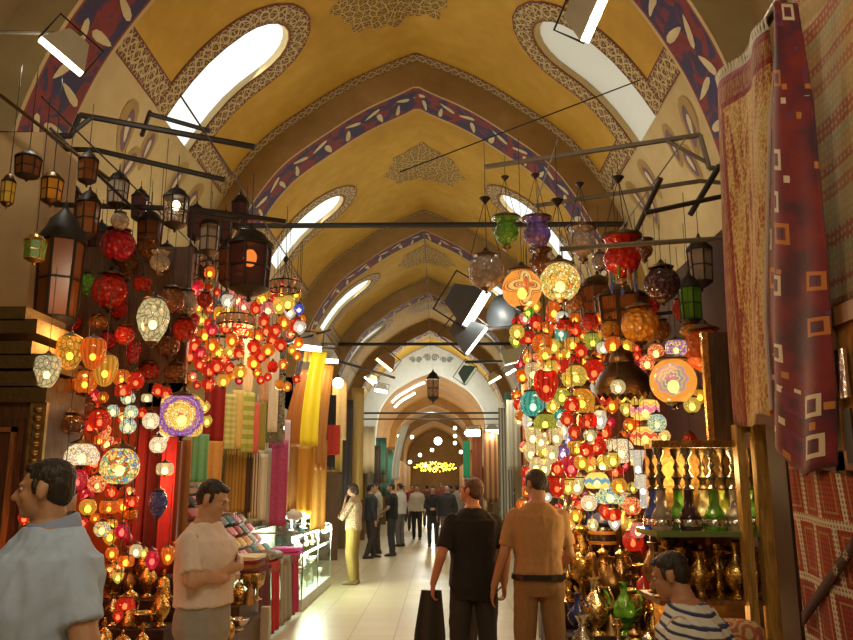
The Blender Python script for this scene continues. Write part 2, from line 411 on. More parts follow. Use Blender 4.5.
def bay(y0, y1, yc, windows=True, med_s=0., dims=(0, 0), near=False):
    sl = [-SMAX + 1e-3] + [x for x in lin(-6.5, 6.5, 53)] + [SMAX - 1e-3]
    sl = sorted(set([round(x, 4) for x in sl] + [-4.45, 4.45]))
    yl = lin(y0, y1, max(3, int((y1 - y0) / .8)))
    outs = [win_outline(sg, yc, .55, 2.12, 4.46) for sg in (-1, 1)] if windows else []
    pts = []
    def inside(p, poly):
        c = False; j = len(poly) - 1
        for i in range(len(poly)):
            if (poly[i][1] > p[1]) != (poly[j][1] > p[1]) and p[0] < (poly[j][0] - poly[i][0]) * (p[1] - poly[i][1]) / (poly[j][1] - poly[i][1]) + poly[i][0]: c = not c
            j = i
        return c
    for a in sl:
        for b in yl:
            if not any(inside((a, b), o) for o in outs): pts.append((a, b))
    edges = []
    for o in outs:
        k = len(pts); pts += o
        edges += [(k + i, k + (i + 1) % len(o)) for i in range(len(o))]
    res = geometry.delaunay_2d_cdt([Vector(p) for p in pts], edges, [], 0, 1e-4)
    vv = res[0]; fs = []; ms = []
    for f in res[2]:
        c = (sum(vv[i][0] for i in f) / len(f), sum(vv[i][1] for i in f) / len(f))
        if any(inside(c, o) for o in outs): continue
        fs.append(list(f)); ms.append(1 if abs(c[0]) > 4.45 else 0)
    mb = MB(); mb.v = [tuple(S(p[0], 0, p[1])) for p in vv]; mb.f = fs; mb.m = ms
    mb.build('vault_bay', [NEARP if near else OCHRE, NEARP if near else CREAM], ceiling)
    # painted bands
    ob = MB()
    ss = lin(-4.45, 4.45, 60)
    ribbon(ob, [(a, y1 - .34) for a in ss], [(a, y1 - .02) for a in ss])
    ribbon(ob, [(a, y0 + .02) for a in ss], [(a, y0 + .34) for a in ss])
    for sg in (-1, 1):
        spans = [(y0 + .3, yc - .9), (yc + .9, y1 - .3)] if windows else [(y0 + .3, y1 - .3)]
        for a, b in spans:
            yy = lin(a, b, 8); ribbon(ob, [(sg * 4.06, t) for t in yy], [(sg * 4.45, t) for t in yy], .011)
        if windows:
            inn = win_outline(sg, yc, .56, 2.10, 4.46); out = win_outline(sg, yc, .95, 1.72, 4.46)
            ribbon(ob, inn, out, .015)
    ob.build('ornament_band', ORN, ceiling)
    # medallion with a scalloped rim
    mv, mu = [S(med_s, .012, yc + .15)], [(0, 0)]
    for i in range(72):
        t = 2 * pi * i / 72; r = 1.05 * (1 + .06 * cos(16 * t)) * (1 + .05 * cos(8 * t))
        mv.append(S(med_s + .94 * r * cos(t), .012, yc + .15 + r * sin(t))); mu.append((r * cos(t), r * sin(t)))
    for i in range(72):
        t = 2 * pi * i / 72; mv.append(S(med_s + .5 * cos(t), .012, yc + .15 + .5 * sin(t))); mu.append((.5 * cos(t), .5 * sin(t)))
    fs = []
    for i in range(72):
        j = (i + 1) % 72; fs += [(1 + i, 1 + j, 73 + j, 73 + i), (0, 73 + i, 73 + j)]
    MB().add(mv, fs, 0, mu).build('medallion', MED, ceiling)
    # windows: a deep reveal and a pane behind it
    if windows:
        for sg, o, dim in zip((-1, 1), outs, dims):
            WIN_N[0] += 1
            w = tag(bpy.data.objects.new('window_%d' % WIN_N[0], None), kind='structure'); COL.objects.link(w)
            mid = S(sg * 3.3, 0, yc); nrm = (S(sg * 3.3, -1, yc) - mid).normalized(); nrm = (nrm + V3((sg * .6, 0, .1))).normalized()
            r0 = [S(p[0], 0, p[1]) for p in o]; r1 = [p + nrm * .10 for p in r0]; n = len(o)
            MB().add(r0 + r1, [(i, (i + 1) % n, n + (i + 1) % n, n + i) for i in range(n)]).build('window_reveal', CREAM, w)
            MB().add(r1, [tuple(range(n))]).build('window_pane', PANED if dim else PANE, w, smooth=False)
            if not dim:
                c = sum(r1, V3()) / n; a = area(c - nrm * .05, (-nrm).to_track_quat('-Z', 'Y').to_euler(), 1.0, 55, (.93, 1., .95), 'daylight', 2.0); a.parent = w
    # painted tulips on the cream zone
    tb = MB()
    for sg in (-1, 1):
        for (ds, dy, rot, sc) in ((5.0, -1.25, .5, 1.), (5.35, -.8, -.3, .8), (4.95, -.55, .2, .8), (4.95, .7, -.2, .9), (5.3, 1.1, .4, .9), (5.0, 1.5, -.4, 1.)):
            if not y0 + .3 < yc + dy < y1 - .3: continue
            for k, (w, h, mi, off) in enumerate(((.20, .42, 1, .008), (.13, .30, 0, .012), (.05, .17, 2, .016))):
                v = []
                for i in range(14):
                    t = 2 * pi * i / 14; x = w * sc * sin(t) * (1 - .35 * cos(t)); q = -h * sc * cos(t)
                    v.append(S(sg * (ds - (q * cos(rot) + x * sin(rot))), off, yc + dy + x * cos(rot) - q * sin(rot)))
                tb.add(v, [tuple(range(14))], mi)
    tb.build('painted_tulips', [plain('faded violet paint', (.16, .08, .12)), plain('mustard paint', (.36, .22, .05)), LEAF], ceiling)
def rib(y0, y1, skew=0., face=None):
    def S(s, o=0., y=0.): return S_(s, o, y + skew * s)
    mb = MB(); ss = lin(-SMAX, SMAX, 90)
    rows = []
    w = y1 - y0; e = .055
    for lab, off0, ya, off1, yb, mi in (('n', -.03, y0, .5, y0, 0), ('e', .5, y0, .5, y0 + e, 1), ('b', .5, y0 + e, .5, y1 - e, 2), ('e', .5, y1 - e, .5, y1, 1), ('f', .5, y1, -.03, y1, 0)):
        vs, uvs, L = [], [], 0
        for i, s_ in enumerate(ss):
            a, b = S(s_, off0, ya), S(s_, off1, yb)
            if i: L += (a - vs[-2]).length
            vs += [a, b]; uvs += [(L, 0), (L, 1)]
        mb.add(vs, [(2 * i, 2 * i + 2, 2 * i + 3, 2 * i + 1) for i in range(len(ss) - 1)], mi, uvs)
    # leaves in pairs
    k = 0; s_ = -SMAX + .4
    while s_ < SMAX - .3:
        for j in (0, 1):
            cs, cy = s_ + (.0 if j else .16), y0 + w * (.36 if (j + k) % 2 else .66); rot = (.45 if (k + j) % 2 else 1.75) * (1 if k % 2 else -1)
            v = []
            for i in range(10):
                t = 2 * pi * i / 10; x = .20 * cos(t); q = .055 * sin(t) * (1 + .4 * cos(t))
                v.append(S(cs + x * cos(rot) - q * sin(rot), .506, max(y0 + .06, min(y1 - .06, cy + x * sin(rot) + q * cos(rot)))))
            mb.add(v, [tuple(range(10))], 3)
        k += 1; s_ += .62
    mb.build('rib_arch', [NEARP if y0 < 10 else RIBP, CREAM, BLUE, LEAF], ceiling)
ribs = [(7.18, 8.1, .045), (13.55, 14.5, 0), (22.0, 22.9, 0), (29.6, 30.5, 0), (37.3, 38.2, 0)]
bay(-5.0, 7.6, 1.5, windows=False, near=True)
bay(7.8, 13.6, 10.95, True, -.3, (0, 1))
bay(14.45, 22.05, 18.1, True, .08, (0, 0))
bay(22.85, 29.65, 26.0, True, .0, (0, 0))
bay(30.45, 37.35, 33.6, True, .0, (1, 1))
bay(38.15, 44.0, 41.0, True, .0, (0, 0))
for y0_, y1_, k_ in ribs: rib(y0_, y1_, k_)
# ------------------------------------------------------------------ floor and walls
@cached
def tiles(tagname):
    s = NT('polished beige floor tiles'); o = s.obj()
    br = s.n('TexBrick', {'Vector': o, 'Scale': 1., 'Mortar Size': .006, 'Brick Width': .5, 'Row Height': .5, 'Color1': (.56, .46, .28, 1), 'Color2': (.64, .54, .34, 1), 'Mortar': (.26, .2, .12, 1)}, offset=0.)
    nz = s.noise(o, 1.6, 5)
    c = s.mix(s.math('MULTIPLY', nz, .55), br.outputs[0], (.62, .50, .30))
    return s.done(s.bsdf(c, s.math('MULTIPLY_ADD', nz, .2, .24), 0))
fl = MB().box((-4.7, -5, -.1), (3.9, 95, 0)).build('floor', tiles('a'), smooth=False); tag(fl, kind='structure')
for nm, x0, x1 in (('wall_left', -4.75, -4.55), ('wall_right', 3.75, 3.95)):
    tag(MB().box((x0, -5, 0), (x1, 44.0, 3.6)).build(nm, WALLP, smooth=False), kind='structure')
tag(MB().box((-5, -5.2, 0), (4.2, -5, 9.6)).build('wall_near', WALLP, smooth=False), kind='structure')
for i, (x0, y0, x1, y1, z) in enumerate(((-4.6, 6.3, -3.35, 6.95, 4.6), (-4.6, 13.7, -4.02, 14.35, 4.6), (3.2, 13.7, 3.8, 14.35, 4.6), (-4.6, 22, -4.02, 22.65, 4.6), (3.2, 22, 3.8, 22.65, 4.6), (-4.6, 29.6, -4.02, 30.25, 4.6), (3.2, 29.6, 3.8, 30.25, 4.6))):
    tag(MB().box((x0, y0, 0), (x1, y1, z)).build('trim_%d' % (i + 1), WALLP, smooth=False), kind='structure')
# white end wall with its arch, and the narrower vault behind it
def inner(s, y, k=1.0):
    p = S(s, 0, y); return V3((CX + .05 + (p.x - CX) * .63, y, 5.75 + (p.z - 5.75) * .44)) if True else p
ew = MB(); ss = lin(-SMAX, SMAX, 60); vs = []
def opening(s, y):
    p = S(s, 0, y); x = CX + (p.x - CX) * .74
    z = 5.6 + (p.z - 5.6) * .60 if p.z > 5.6 else p.z
    return V3((x, y, z))
for s_ in ss: vs += [S(s_, -.02, 44.0), opening(s_, 44.0)]
ew.add(vs, [(2 * i, 2 * i + 2, 2 * i + 3, 2 * i + 1) for i in range(59)])
vs = []
for s_ in ss: vs += [opening(s_, 44.0), opening(s_, 44.8)]
ew.add(vs, [(2 * i, 2 * i + 2, 2 * i + 3, 2 * i + 1) for i in range(59)])
a, b = opening(SMAX, 44), opening(-SMAX, 44)
ew.box((a.x, 44, 0), (3.75, 44.8, a.z)); ew.box((-4.55, 44, 0), (b.x, 44.8, b.z))
tag(ew.build('wall_end', WHITEP), kind='structure')
om = MB()
for (cx, w) in ((0, .42), (-.85, .34), (.85, .34)):
    for sg in (-1, 1):
        om.tube([(CX + cx + sg * w * (.5 + .5 * (1 - k / 22) * cos(k * .55)), 43.97, 8.60 - abs(cx) * .14 + w * .5 * (1 - k / 22) * sin(k * .55)) for k in range(22)], .028, 5)
tag(om.build('trim_8', plain('grey painted scroll', (.30, .32, .32)), smooth=False), kind='structure')
tun = MB()
for y in lin(44.8, 92, 14):
    pass
ys = lin(44.8, 92, 20); ss2 = lin(-SMAX, SMAX, 40); n = len(ss2); vs = [opening(s_, y) for y in ys for s_ in ss2]
tun.add(vs, [(j * n + i, j * n + i + 1, (j + 1) * n + i + 1, (j + 1) * n + i) for j in range(len(ys) - 1) for i in range(n - 1)])
for x in (-3.1, 2.3): tun.box((x - .1, 44.8, 0), (x + .1, 92, 3.6))
tun.box((-4, 92, 0), (3.5, 92.2, 9))
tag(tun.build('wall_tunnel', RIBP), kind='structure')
tr = MB()
for y, w in ((56, .5), (70, .5)):
    vs = []
    for s_ in ss2:
        p = opening(s_, y); q = V3((CX + (p.x - CX) * .86, y, 4.4 + (p.z - 4.4) * .80)); vs += [p, q]
    tr.add(vs, [(2 * i, 2 * i + 2, 2 * i + 3, 2 * i + 1) for i in range(n - 1)])
    vs2 = [v + V3((0, w, 0)) for v in vs]
    m = []
    for i in range(n): m += [vs[2 * i + 1], vs2[2 * i + 1]]
    tr.add(m, [(2 * i, 2 * i + 2, 2 * i + 3, 2 * i + 1) for i in range(n - 1)])
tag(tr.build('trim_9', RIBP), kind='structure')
# curved light tubes under the far vault
for y, k in ((47, 0), (50, 1)):
    m = MB(); m.tube([opening(s_, y) + V3((0, 0, -.12)) for s_ in lin(-3.9, -.6 - k, 16)], .07, 6)
    tag(m.build('curved_light_tube', PANELITE), ('first' if not k else 'second') + ' curved white light tube along the far inner vault', 'light', 'tubes on the far vault')
tag(MB().tube([at(424, 228, 13.4), at(431, 350, 36)], .009, 5).build('cable', IRON), 'thin cable running down the middle of the vault from the thick tie rod', 'cable')
# tie rods across the street
def rod(name, a, b, r, m, label, cat='rod', group=None):
    return tag(MB().tube([a, b], r, 8).build(name, m), label, cat, group)
def tie(px0, px1, py, d, r, label):
    z = at(430, py, d).z
    h = next((p.x - CX for p in (S(q) for q in lin(.5, SMAX - .01, 200)) if p.z <= z), 3.5) - .05
    rod('tie_rod', (CX - h, d, z), (CX + h, d, z), r, IRON, label, 'rod', 'iron tie rods across the vault')
tie(0, 0, 225, 13.4, .05, 'thick iron tie rod across the vault at the second painted arch')
tie(0, 0, 344, 29.5, .06, 'iron tie rod just above the white end arch')
tie(0, 0, 413, 41.5, .05, 'upper of two iron tie rods crossing the white end arch')
tie(0, 0, 419, 43.0, .04, 'lower thinner iron tie rod crossing the white end arch')
# ------------------------------------------------------------------ lamp prototypes (unit glass diameter, centred on the glass)
def LM(prof, seg=18, **k): return MB().lathe(prof, seg, **k).build('glass', [IRON], link=False)
def sph(a0, a1, n=11, rz=.5): return [(.5 * cos(a0 + (a1 - a0) * i / (n - 1)), rz * sin(a0 + (a1 - a0) * i / (n - 1))) for i in range(n)]
PG = {}
PG['globe'] = (LM(sph(-1.5, 1.2, 13)), .47, -.5)
PG['mosque'] = (LM([(.03, -.66), (.12, -.52), (.2, -.45), (.40, -.30), (.5, -.05), (.47, .12), (.36, .28), (.34, .36), (.50, .56), (.47, .56), (.31, .36)], cap=False), .56, -.66)
PG['cup'] = (LM([(.10, -.62), (.26, -.52), (.40, -.25), (.49, .08), (.5, .25), (.45, .52), (.38, .6)]), .6, -.62)
PG['egg'] = (LM([(.04, -.72), (.22, -.62), (.40, -.3), (.5, .08), (.46, .36), (.34, .6), (.2, .7)]), .7, -.72)
PG['drum'] = (LM([(.2, -.36), (.42, -.32), (.5, -.18), (.5, .18), (.42, .32), (.2, .36)]), .36, -.36)
PG['dome'] = (LM([(.1, -.30), (.40, -.27), (.5, -.12), (.48, .05), (.36, .24), (.16, .34)]), .34, -.3)
PG['bud'] = (LM([(.04, -.6), (.26, -.42), (.45, -.12), (.5, .1), (.4, .32), (.22, .45)], 12), .45, -.6)
PG['tulip'] = (LM([(.05, -.55), (.3, -.4), (.43, 0), (.40, .3), (.55, .6), (.5, .6), (.36, .3)], 14, cap=False), .5, -.55)
PG['vase'] = (LM([(.22, -1.35), (.30, -1.2), (.26, -.5), (.30, .2), (.42, .8), (.52, 1.2), (.48, 1.2), (.25, .1)], 16, cap=False), 1.2, -1.35)
def sq(y, k, n=28):
    o = []
    for i in range(n):
        t = 2 * pi * i / n; c, s_ = cos(t), sin(t); r = (abs(c) ** 6 + abs(s_) ** 6) ** (-1 / 6); o.append(V3((.5 * k * r * c, y, .5 * k * r * s_)))
    return o
PG['box'] = (MB().rings([sq(-.30, .9), sq(-.26, .98), sq(-.2, 1.), sq(.2, 1.), sq(.26, .98), sq(.3, .9)]).build('glass', [IRON], link=False), .5, -.5)
_st = MB(); _rs = []
for i in range(9):
    t = -pi / 2 + pi * i / 8; _rs.append([V3((max(.02, cos(t)) * (.5 if (a + i) % 2 else .36) * cos(2 * pi * a / 14), max(.02, cos(t)) * (.5 if (a + i) % 2 else .36) * sin(2 * pi * a / 14), .5 * sin(t))) for a in range(14)])
PG['star'] = (_st.rings(_rs).build('glass', [IRON], smooth=False, link=False), .5, -.5)
P_CAP = MB().lathe([(.34, 0), (.36, .03), (.24, .09), (.1, .15), (.05, .24), (.02, .26)], 12).build('metal_cap', [DARKBRASS], link=False)
P_BASE = MB().lathe([(.02, -.16), (.07, -.13), (.03, -.09), (.16, -.03), (.2, 0.03)], 10).build('finial', [DARKBRASS], link=False)
P_BULB = MB().ell((0, 0, 0), (.17, .17, .2), 10, 7).build('bulb', [BULB], link=False)
P_CORD = MB().tube([(0, 0, 0), (0, 0, 1)], .0024, 5).build('hanging_cord', [IRON], link=False)
P_RIM = MB().lathe([(.50, -.03), (.55, -.03), (.55, .05), (.50, .05)], 18, cap=False).build('metal_rim', [DARKBRASS], link=False)
_c = MB()
for k in range(3): _c.tube([(.5 * cos(2.1 * k + .5), .5 * sin(2.1 * k + .5), 0), (.03 * cos(2.1 * k + .5), .03 * sin(2.1 * k + .5), 1)], .014, 4)
P_CHAINS = _c.build('chains', [IRON], link=False)
P_CONE = MB().lathe([(.02, -.02), (.17, .16), (.15, .18), (.02, .2)], 10).build('canopy_cup', [IRON], link=False)
P_DROPS = MB()
for k in range(9):
    a = 2 * pi * k / 9; P_DROPS.lathe([(.0, -.62 - .2 * (k % 3)), (.05, -.5 - .2 * (k % 3)), (.03, -.3 - .2 * (k % 3)), (.004, -.22)], 6, (.34 * cos(a), .34 * sin(a), 0), k % 3)
P_DROPS = P_DROPS.build('glass_drops', [dark_glass('green'), dark_glass('clear'), dark_glass('blue')], link=False)
SHAPE = {'globe': 'round globe', 'mosque': 'flared mosque', 'cup': 'tulip cup', 'egg': 'egg-shaped', 'drum': 'drum', 'dome': 'low dome', 'bud': 'bud', 'tulip': 'open tulip', 'vase': 'tall fluted', 'box': 'square', 'star': 'star'}
PLACED = []; OCC = []
EXT = {'mosque': .62, 'cup': .56, 'egg': .62, 'vase': .8, 'bud': .52}
def px_size(px, py, d, size):
    p = at(px, py, d); f = -p.x * sin(YAW) + p.y * cos(YAW); fc = f * cos(PITCH) + (p.z - 1.65) * sin(PITCH)
    return p, size * fc / F
def lamp(kind, px, py, size, m, d, lit=True, desc='', side='L', top=None, chains=False, drops=False, rz=0., label=None, group=None, cordless=False, bulb=BULB):
    best = None
    for k in range(17):
        dd = d + (.12 * ((k + 1) // 2) * (1 if k % 2 else -1) if k else 0)
        p, D = px_size(px, py, dd, size); ex = D * EXT.get(kind, .5)
        pen = max([0] + [ex + r2 - (p - c2).length for c2, r2 in OCC if abs(c2.y - p.y) < 1])
        if best is None or pen < best[0] - .002: best = (pen, p, D, ex)
        if pen <= 0: break
    _, p, D, ex = best
    if not label and _ > ex * .9: return None
    OCC.append((p, ex))
    me, zt, zb = PG[kind]
    r = thing('hanging_lamp', label, 'lamp', (p.x, p.y, p.z + zb * D), rz)
    g = put('lamp_glass', me, r, (0, 0, -zb * D)); g.scale = (D,) * 3; setmat(g, m)
    if kind == 'mosque' or kind == 'tulip' or kind == 'vase':
        c = put('metal_rim', P_RIM, r, (0, 0, (zt - zb) * D)); c.scale = (D * (1 if kind != 'vase' else .95), D * (1 if kind != 'vase' else .95), D)
    else:
        c = put('metal_cap', P_CAP, r, (0, 0, (zt - zb - .02) * D)); c.scale = (D,) * 3
    if size > 11 and kind in ('globe', 'mosque', 'egg', 'box', 'drum', 'dome', 'star'):
        c = put('finial', P_BASE, r, (0, 0, .03 * D)); c.scale = (D,) * 3
    if drops:
        c = put('glass_drops', P_DROPS, r, (0, 0, -zb * D)); c.scale = (D,) * 3
    if lit:
        b = put('bulb', P_BULB, r, (0, 0, (-zb - .12) * D)); b.scale = (D * (1.1 if size < 18 else .72),) * 3; setmat(b, bulb)
    zc = (zt - zb) * D
    if chains:
        H = D * 1.55; c = put('chains', P_CHAINS, r, (0, 0, zc)); c.scale = (D, D, H)
        c = put('canopy_cup', P_CONE, r, (0, 0, zc + H - .02 * D)); c.scale = (D,) * 3; zc += H + .15 * D
    else: zc += .22 * D
    T = top if top is not None else ((4.33 if side == 'R' else 4.25) if py < 300 else min(4.2, p.z + D * .5 + R.uniform(.3, .75)) if py > 330 else 3.9)
    h = T - (p.z + zb * D) - zc
    if h > .02 and not cordless:
        c = put('hanging_cord', P_CORD, r, (0, 0, zc)); c.scale = (1, 1, h)
    if group: r['group'] = group
    if not label: AUTO.append((r, (('lit ' if lit else 'unlit ') + desc + ' lamp'), px, py, side))
    PLACED.append((px, py, size))
    return r
def auto(kind, px, py, size, tone, d, lit=True, side='L', style='plain', **kw):
    if tone in ('gold', 'multi', 'cool', 'redmosaic', 'pale', 'violetmosaic'):
        m = mosaic(tone.replace('mosaic', '')); dn = {'gold': 'gold mosaic', 'multi': 'many-coloured mosaic', 'cool': 'blue-green mosaic', 'redmosaic': 'red mosaic', 'pale': 'cream mosaic', 'violetmosaic': 'violet mosaic'}[tone]
    elif tone.startswith('band'): m = bands(tone[4:]); dn = {'pink': 'pink-banded', 'red': 'red-banded', 'blue': 'blue-banded'}[tone[4:]]
    elif lit: m = lit_glass(tone, style); dn = tone + (' netted' if style == 'net' else ' ribbed' if style == 'rib' else '')
    else: m = dark_glass(tone); dn = tone
    sz = 'small ' if size <= 13 else ''
    return lamp(kind, px, py, size, m, d, lit, sz + dn + ' ' + SHAPE[kind], side, **kw)
# ------------------------------------------------------------------ racks of rods
def bracket(pts, r, m, label, braces=()):
    t = thing('bracket_rod', label, 'rod', pts[0])
    o = V3(pts[0])
    MB().tube([V3(p) - o for p in pts[:2]], r, 6).build('arm', m, t)
    for a, b in zip(pts[1:], pts[2:]): MB().tube([V3(a) - o, V3(b) - o], r, 6).build('upright', m, t)
    for a, b in braces: MB().tube([V3(a) - o, V3(b) - o], r * .8, 6).build('brace', m, t)
    return t
D = 6.5
bracket([at(485, 167, D), at(700, 135, D), at(709, 168, D), (3.6, D, 4.3)], .022, GREYROD, 'long grey bracket rod carrying the green mosque lamp', [(at(665, 140, D), at(708, 163, D))])
bracket([at(535, 206, 6.9), at(700, 181, 6.9), (3.6, 6.9, 4.25)], .02, GREYROD, 'grey rod in the middle of the rods over the lamp stall')
bracket([at(560, 249, 6.0), at(714, 239, 6.0), (3.6, 6.0, 3.6)], .02, GREYROD, 'lowest grey rod over the lamp stall, above the dark purple globe')
bracket([at(645, 213, 6.2), at(714, 198, 6.2), (3.6, 6.2, 4.2)], .02, IRON, 'short dark rod near the hanging carpet, level with the tulip paintings')
bracket([at(632, 240, 6.7), at(661, 178, 6.3)], .022, IRON, 'slanting dark twisted rod rising among the hanging chains')
bracket([at(690, 215, 6.6), at(720, 165, 6.3), (3.6, 6.3, 4.3)], .025, IRON, 'slanting dark strut beside the upper corner of the hanging carpet')
bracket([at(255, 147, D), at(80, 115, D), at(71, 136, D), (-4.4, D, 4.7)], .026, IRON, 'longest dark bracket rod crossing the lit window', [(at(92, 117, D), at(72, 133, D)), (at(150, 112, 6.9), at(142, 135, 6.4)), (at(150, 114, 6.7), at(210, 131, 6.7))])
bracket([at(225, 180, 6.8), at(96, 150, 6.8), (-4.4, 6.8, 4.7)], .024, IRON, 'dark rod just below the longest bracket rod')
bracket([at(286, 222, 6.6), at(192, 209, 6.6), (-4.45, 6.6, 4.1)], .024, IRON, 'dark rod ending beside the crown-shaped chandelier', [(at(192, 214, 6.5), at(240, 221, 6.5))])
bracket([at(110, 180, 6.0), at(0, 95, 6.0)], .016, DARKBRASS, 'thin slanting rod under the flood lamp by the plaster pier')
bracket([at(140, 215, 6.2), at(50, 128, 6.0)], .014, IRON, 'thin slanting rod below the flood lamp, lower of two')
for i, x in enumerate((.95, 1.95)): rod('rack_pipe', (x, 5.9, 4.33), (x, 8.9, 4.33), .007, GREYROD, ('first', 'second')[i] + ' thin pipe of the lamp rack counted from the aisle, carpet side of street', 'rod', 'pipes of the lamp rack above the brass stall')
for i, x in enumerate((-1.75, -2.7)): rod('rack_pipe', (x, 5.0, 4.25), (x, 9.2, 4.25), .007, IRON, ('first', 'second')[i] + ' thin pipe of the lamp rack counted from the aisle, scarf side of street', 'rod', 'pipes of the lamp rack above the red lamps')
bracket([at(400, 172, 9), at(640, 80, 9)], .008, IRON, 'thin wire slanting up across the vault to the grey-white window')
# ------------------------------------------------------------------ metal lanterns
def lantern(px, py, w, h, d, label, pane, lit=False, n=6, top=4.25, frame=IRON, bulbm=BULBW, cat='lantern'):
    p, W = px_size(px, py, d, w); H = W * h / w; r = W / 2
    t = thing('metal_lantern', label, cat, (p.x, p.y, p.z - H / 2))
    for f in (-.3, 0, .3): OCC.append((p + V3((0, 0, f * H)), W * .5))
    z0, z1 = H * .16, H * .70
    m = MB()
    for k in range(n):
        a = 2 * pi * (k + .5) / n; m.tube([(r * .82 * cos(a), r * .82 * sin(a), z0), (r * cos(a) * .92, r * sin(a) * .92, z1)], W * .035, 4)
        b = 2 * pi * (k + 1.5) / n
        for z, q in ((z0, .82), ((z0 + z1) / 2, .87), (z1, .92)): m.tube([(r * q * cos(a), r * q * sin(a), z), (r * q * cos(b), r * q * sin(b), z)], W * .028, 4)
    m.build('lantern_frame', frame, t, False)
    MB().lathe([(r * .80, z0), (r * .90, z1)], n, mi=0, cap=False, M=Matrix.Rotation(pi / n, 4, 'Z')).build('glass_panes', pane, t, False)
    MB().lathe([(r * 1.02, z1), (r * 1.0, z1 + H * .03), (r * .72, z1 + H * .10), (r * .60, z1 + H * .16), (r * .30, z1 + H * .21), (r * .10, H * .95), (r * .12, H * .97), (r * .04, H)], 12).build('roof_dome', frame, t)
    MB().lathe([(r * .03, -H * .02), (r * .12, H * .01), (r * .08, H * .04), (r * .5, H * .09), (r * .86, z0 - .01 * H), (r * .86, z0)], 12).build('base_pan', frame, t)
    if lit:
        b = MB().ell((0, 0, (z0 + z1) / 2 + .12 * H), (W * .15, W * .15, W * .2), 8, 6).build('bulb', bulbm, t)
    c = put('hanging_cord', P_CORD, t, (0, 0, H)); c.scale = (1.3, 1.3, max(.05, top - (p.z + H / 2)))
    return t
FROST = None
@cached
def pane_mat(tone, k):
    c = TONE[tone]; s = NT('lantern pane ' + tone)
    tr = s.n('BsdfTransparent', {'Color': (*[v * .7 + .1 for v in c], 1)}).outputs[0]
    b = s.bsdf(c, .15)
    return s.done(s.n('MixShader', {0: k, 1: tr, 2: b}).outputs[0])
lantern(176, 208, 27, 50, 6.0, 'hexagonal metal lantern with a bright white bulb below the vault window', pane_mat('clear', .15), True)
lantern(60, 270, 46, 145, 5.6, 'tall dark bronze lantern with pale frosted panes near the plaster pier', pane_mat('brown', .5), False)
lantern(250, 262, 46, 80, 6.4, 'large dark lantern with an orange flame glow inside', pane_mat('purple', .5), True, bulbm=emit('orange glow', (1, .35, .05), 10.))
lantern(35, 248, 22, 34, 5.0, 'small brass lantern with green panes hanging before the tall bronze lantern', pane_mat('green', .5), False, frame=BRASS)
lantern(88, 215, 24, 60, 6.0, 'dark unlit lantern above the red glass globes', pane_mat('brown', .6))
lantern(118, 190, 22, 44, 6.4, 'dark unlit lantern hanging below the second bracket rod', pane_mat('clear', .4))
lantern(210, 235, 22, 50, 6.8, 'dark unlit lantern beside the lit hexagonal one', pane_mat('clear', .4))
lantern(150, 232, 26, 52, 6.8, 'dark unlit lantern on the wall side of the lit hexagonal one', pane_mat('brown', .4))
lantern(228, 262, 20, 60, 7.4, 'narrow dark lantern on the wall side of the flame-lit lantern', pane_mat('brown', .4))
lantern(190, 262, 20, 40, 7.2, 'small dark lantern just above the red star lamps', pane_mat('clear', .4))
lantern(88, 168, 20, 40, 5.8, 'dark lantern near the top of the dark cluster by the plaster pier', pane_mat('brown', .5), top=4.6)
for i, (x, y, w_, h_) in enumerate(((100, 245, 26, 54), (140, 205, 18, 40), (72, 205, 20, 50), (196, 222, 18, 44), (166, 262, 22, 46), (225, 228, 16, 40), (130, 262, 22, 50), (205, 262, 18, 40), (240, 212, 18, 44), (262, 268, 16, 36), (150, 280, 20, 40), (95, 275, 24, 50))):
    lantern(x, y, w_, h_, 7.0 + .15 * i, 'dark unlit lantern in the dim cluster, ' + ('beside the upper red globe', 'between the bracket rods', 'above the tall bronze lantern', 'beside the lit hexagonal lantern', 'below the lit hexagonal lantern', 'under the third bracket rod', 'behind the upper red globe', 'beside the flame-lit lantern', 'at the tip of the third bracket rod', 'between the flame-lit lantern and the crown', 'over the cream egg-shaped lamp', 'between tall bronze lantern and lower red globe')[i], pane_mat('purple', .7), frame=IRON)
lantern(28, 165, 26, 34, 5.2, 'round dark bronze lantern high beside the plaster pier', pane_mat('brown', .5), top=4.6)
lantern(52, 188, 22, 40, 5.4, 'amber glass lantern with gold net above the tall bronze lantern', pane_mat('amber', .6), frame=DARKBRASS, top=4.6)
lantern(8, 190, 14, 40, 5.2, 'yellow-paned lantern cut by the picture edge', pane_mat('yellow', .6), frame=DARKBRASS, top=4.6)
lantern(622, 310, 56, 60, 7.4, 'wide dark brass lantern over the red lamps', pane_mat('brown', .6), frame=DARKBRASS, n=8)
lantern(598, 300, 40, 60, 7.8, 'dark brass lantern beside the red mosque lamp with drops', pane_mat('brown', .6), frame=DARKBRASS, n=8)
lantern(690, 300, 24, 60, 6.9, 'dark wire lantern between the purple globe and the carpet', pane_mat('green', .3))
lantern(700, 262, 26, 60, 7.1, 'dark wire lantern just under the lowest grey rod by the carpet', pane_mat('clear', .25))
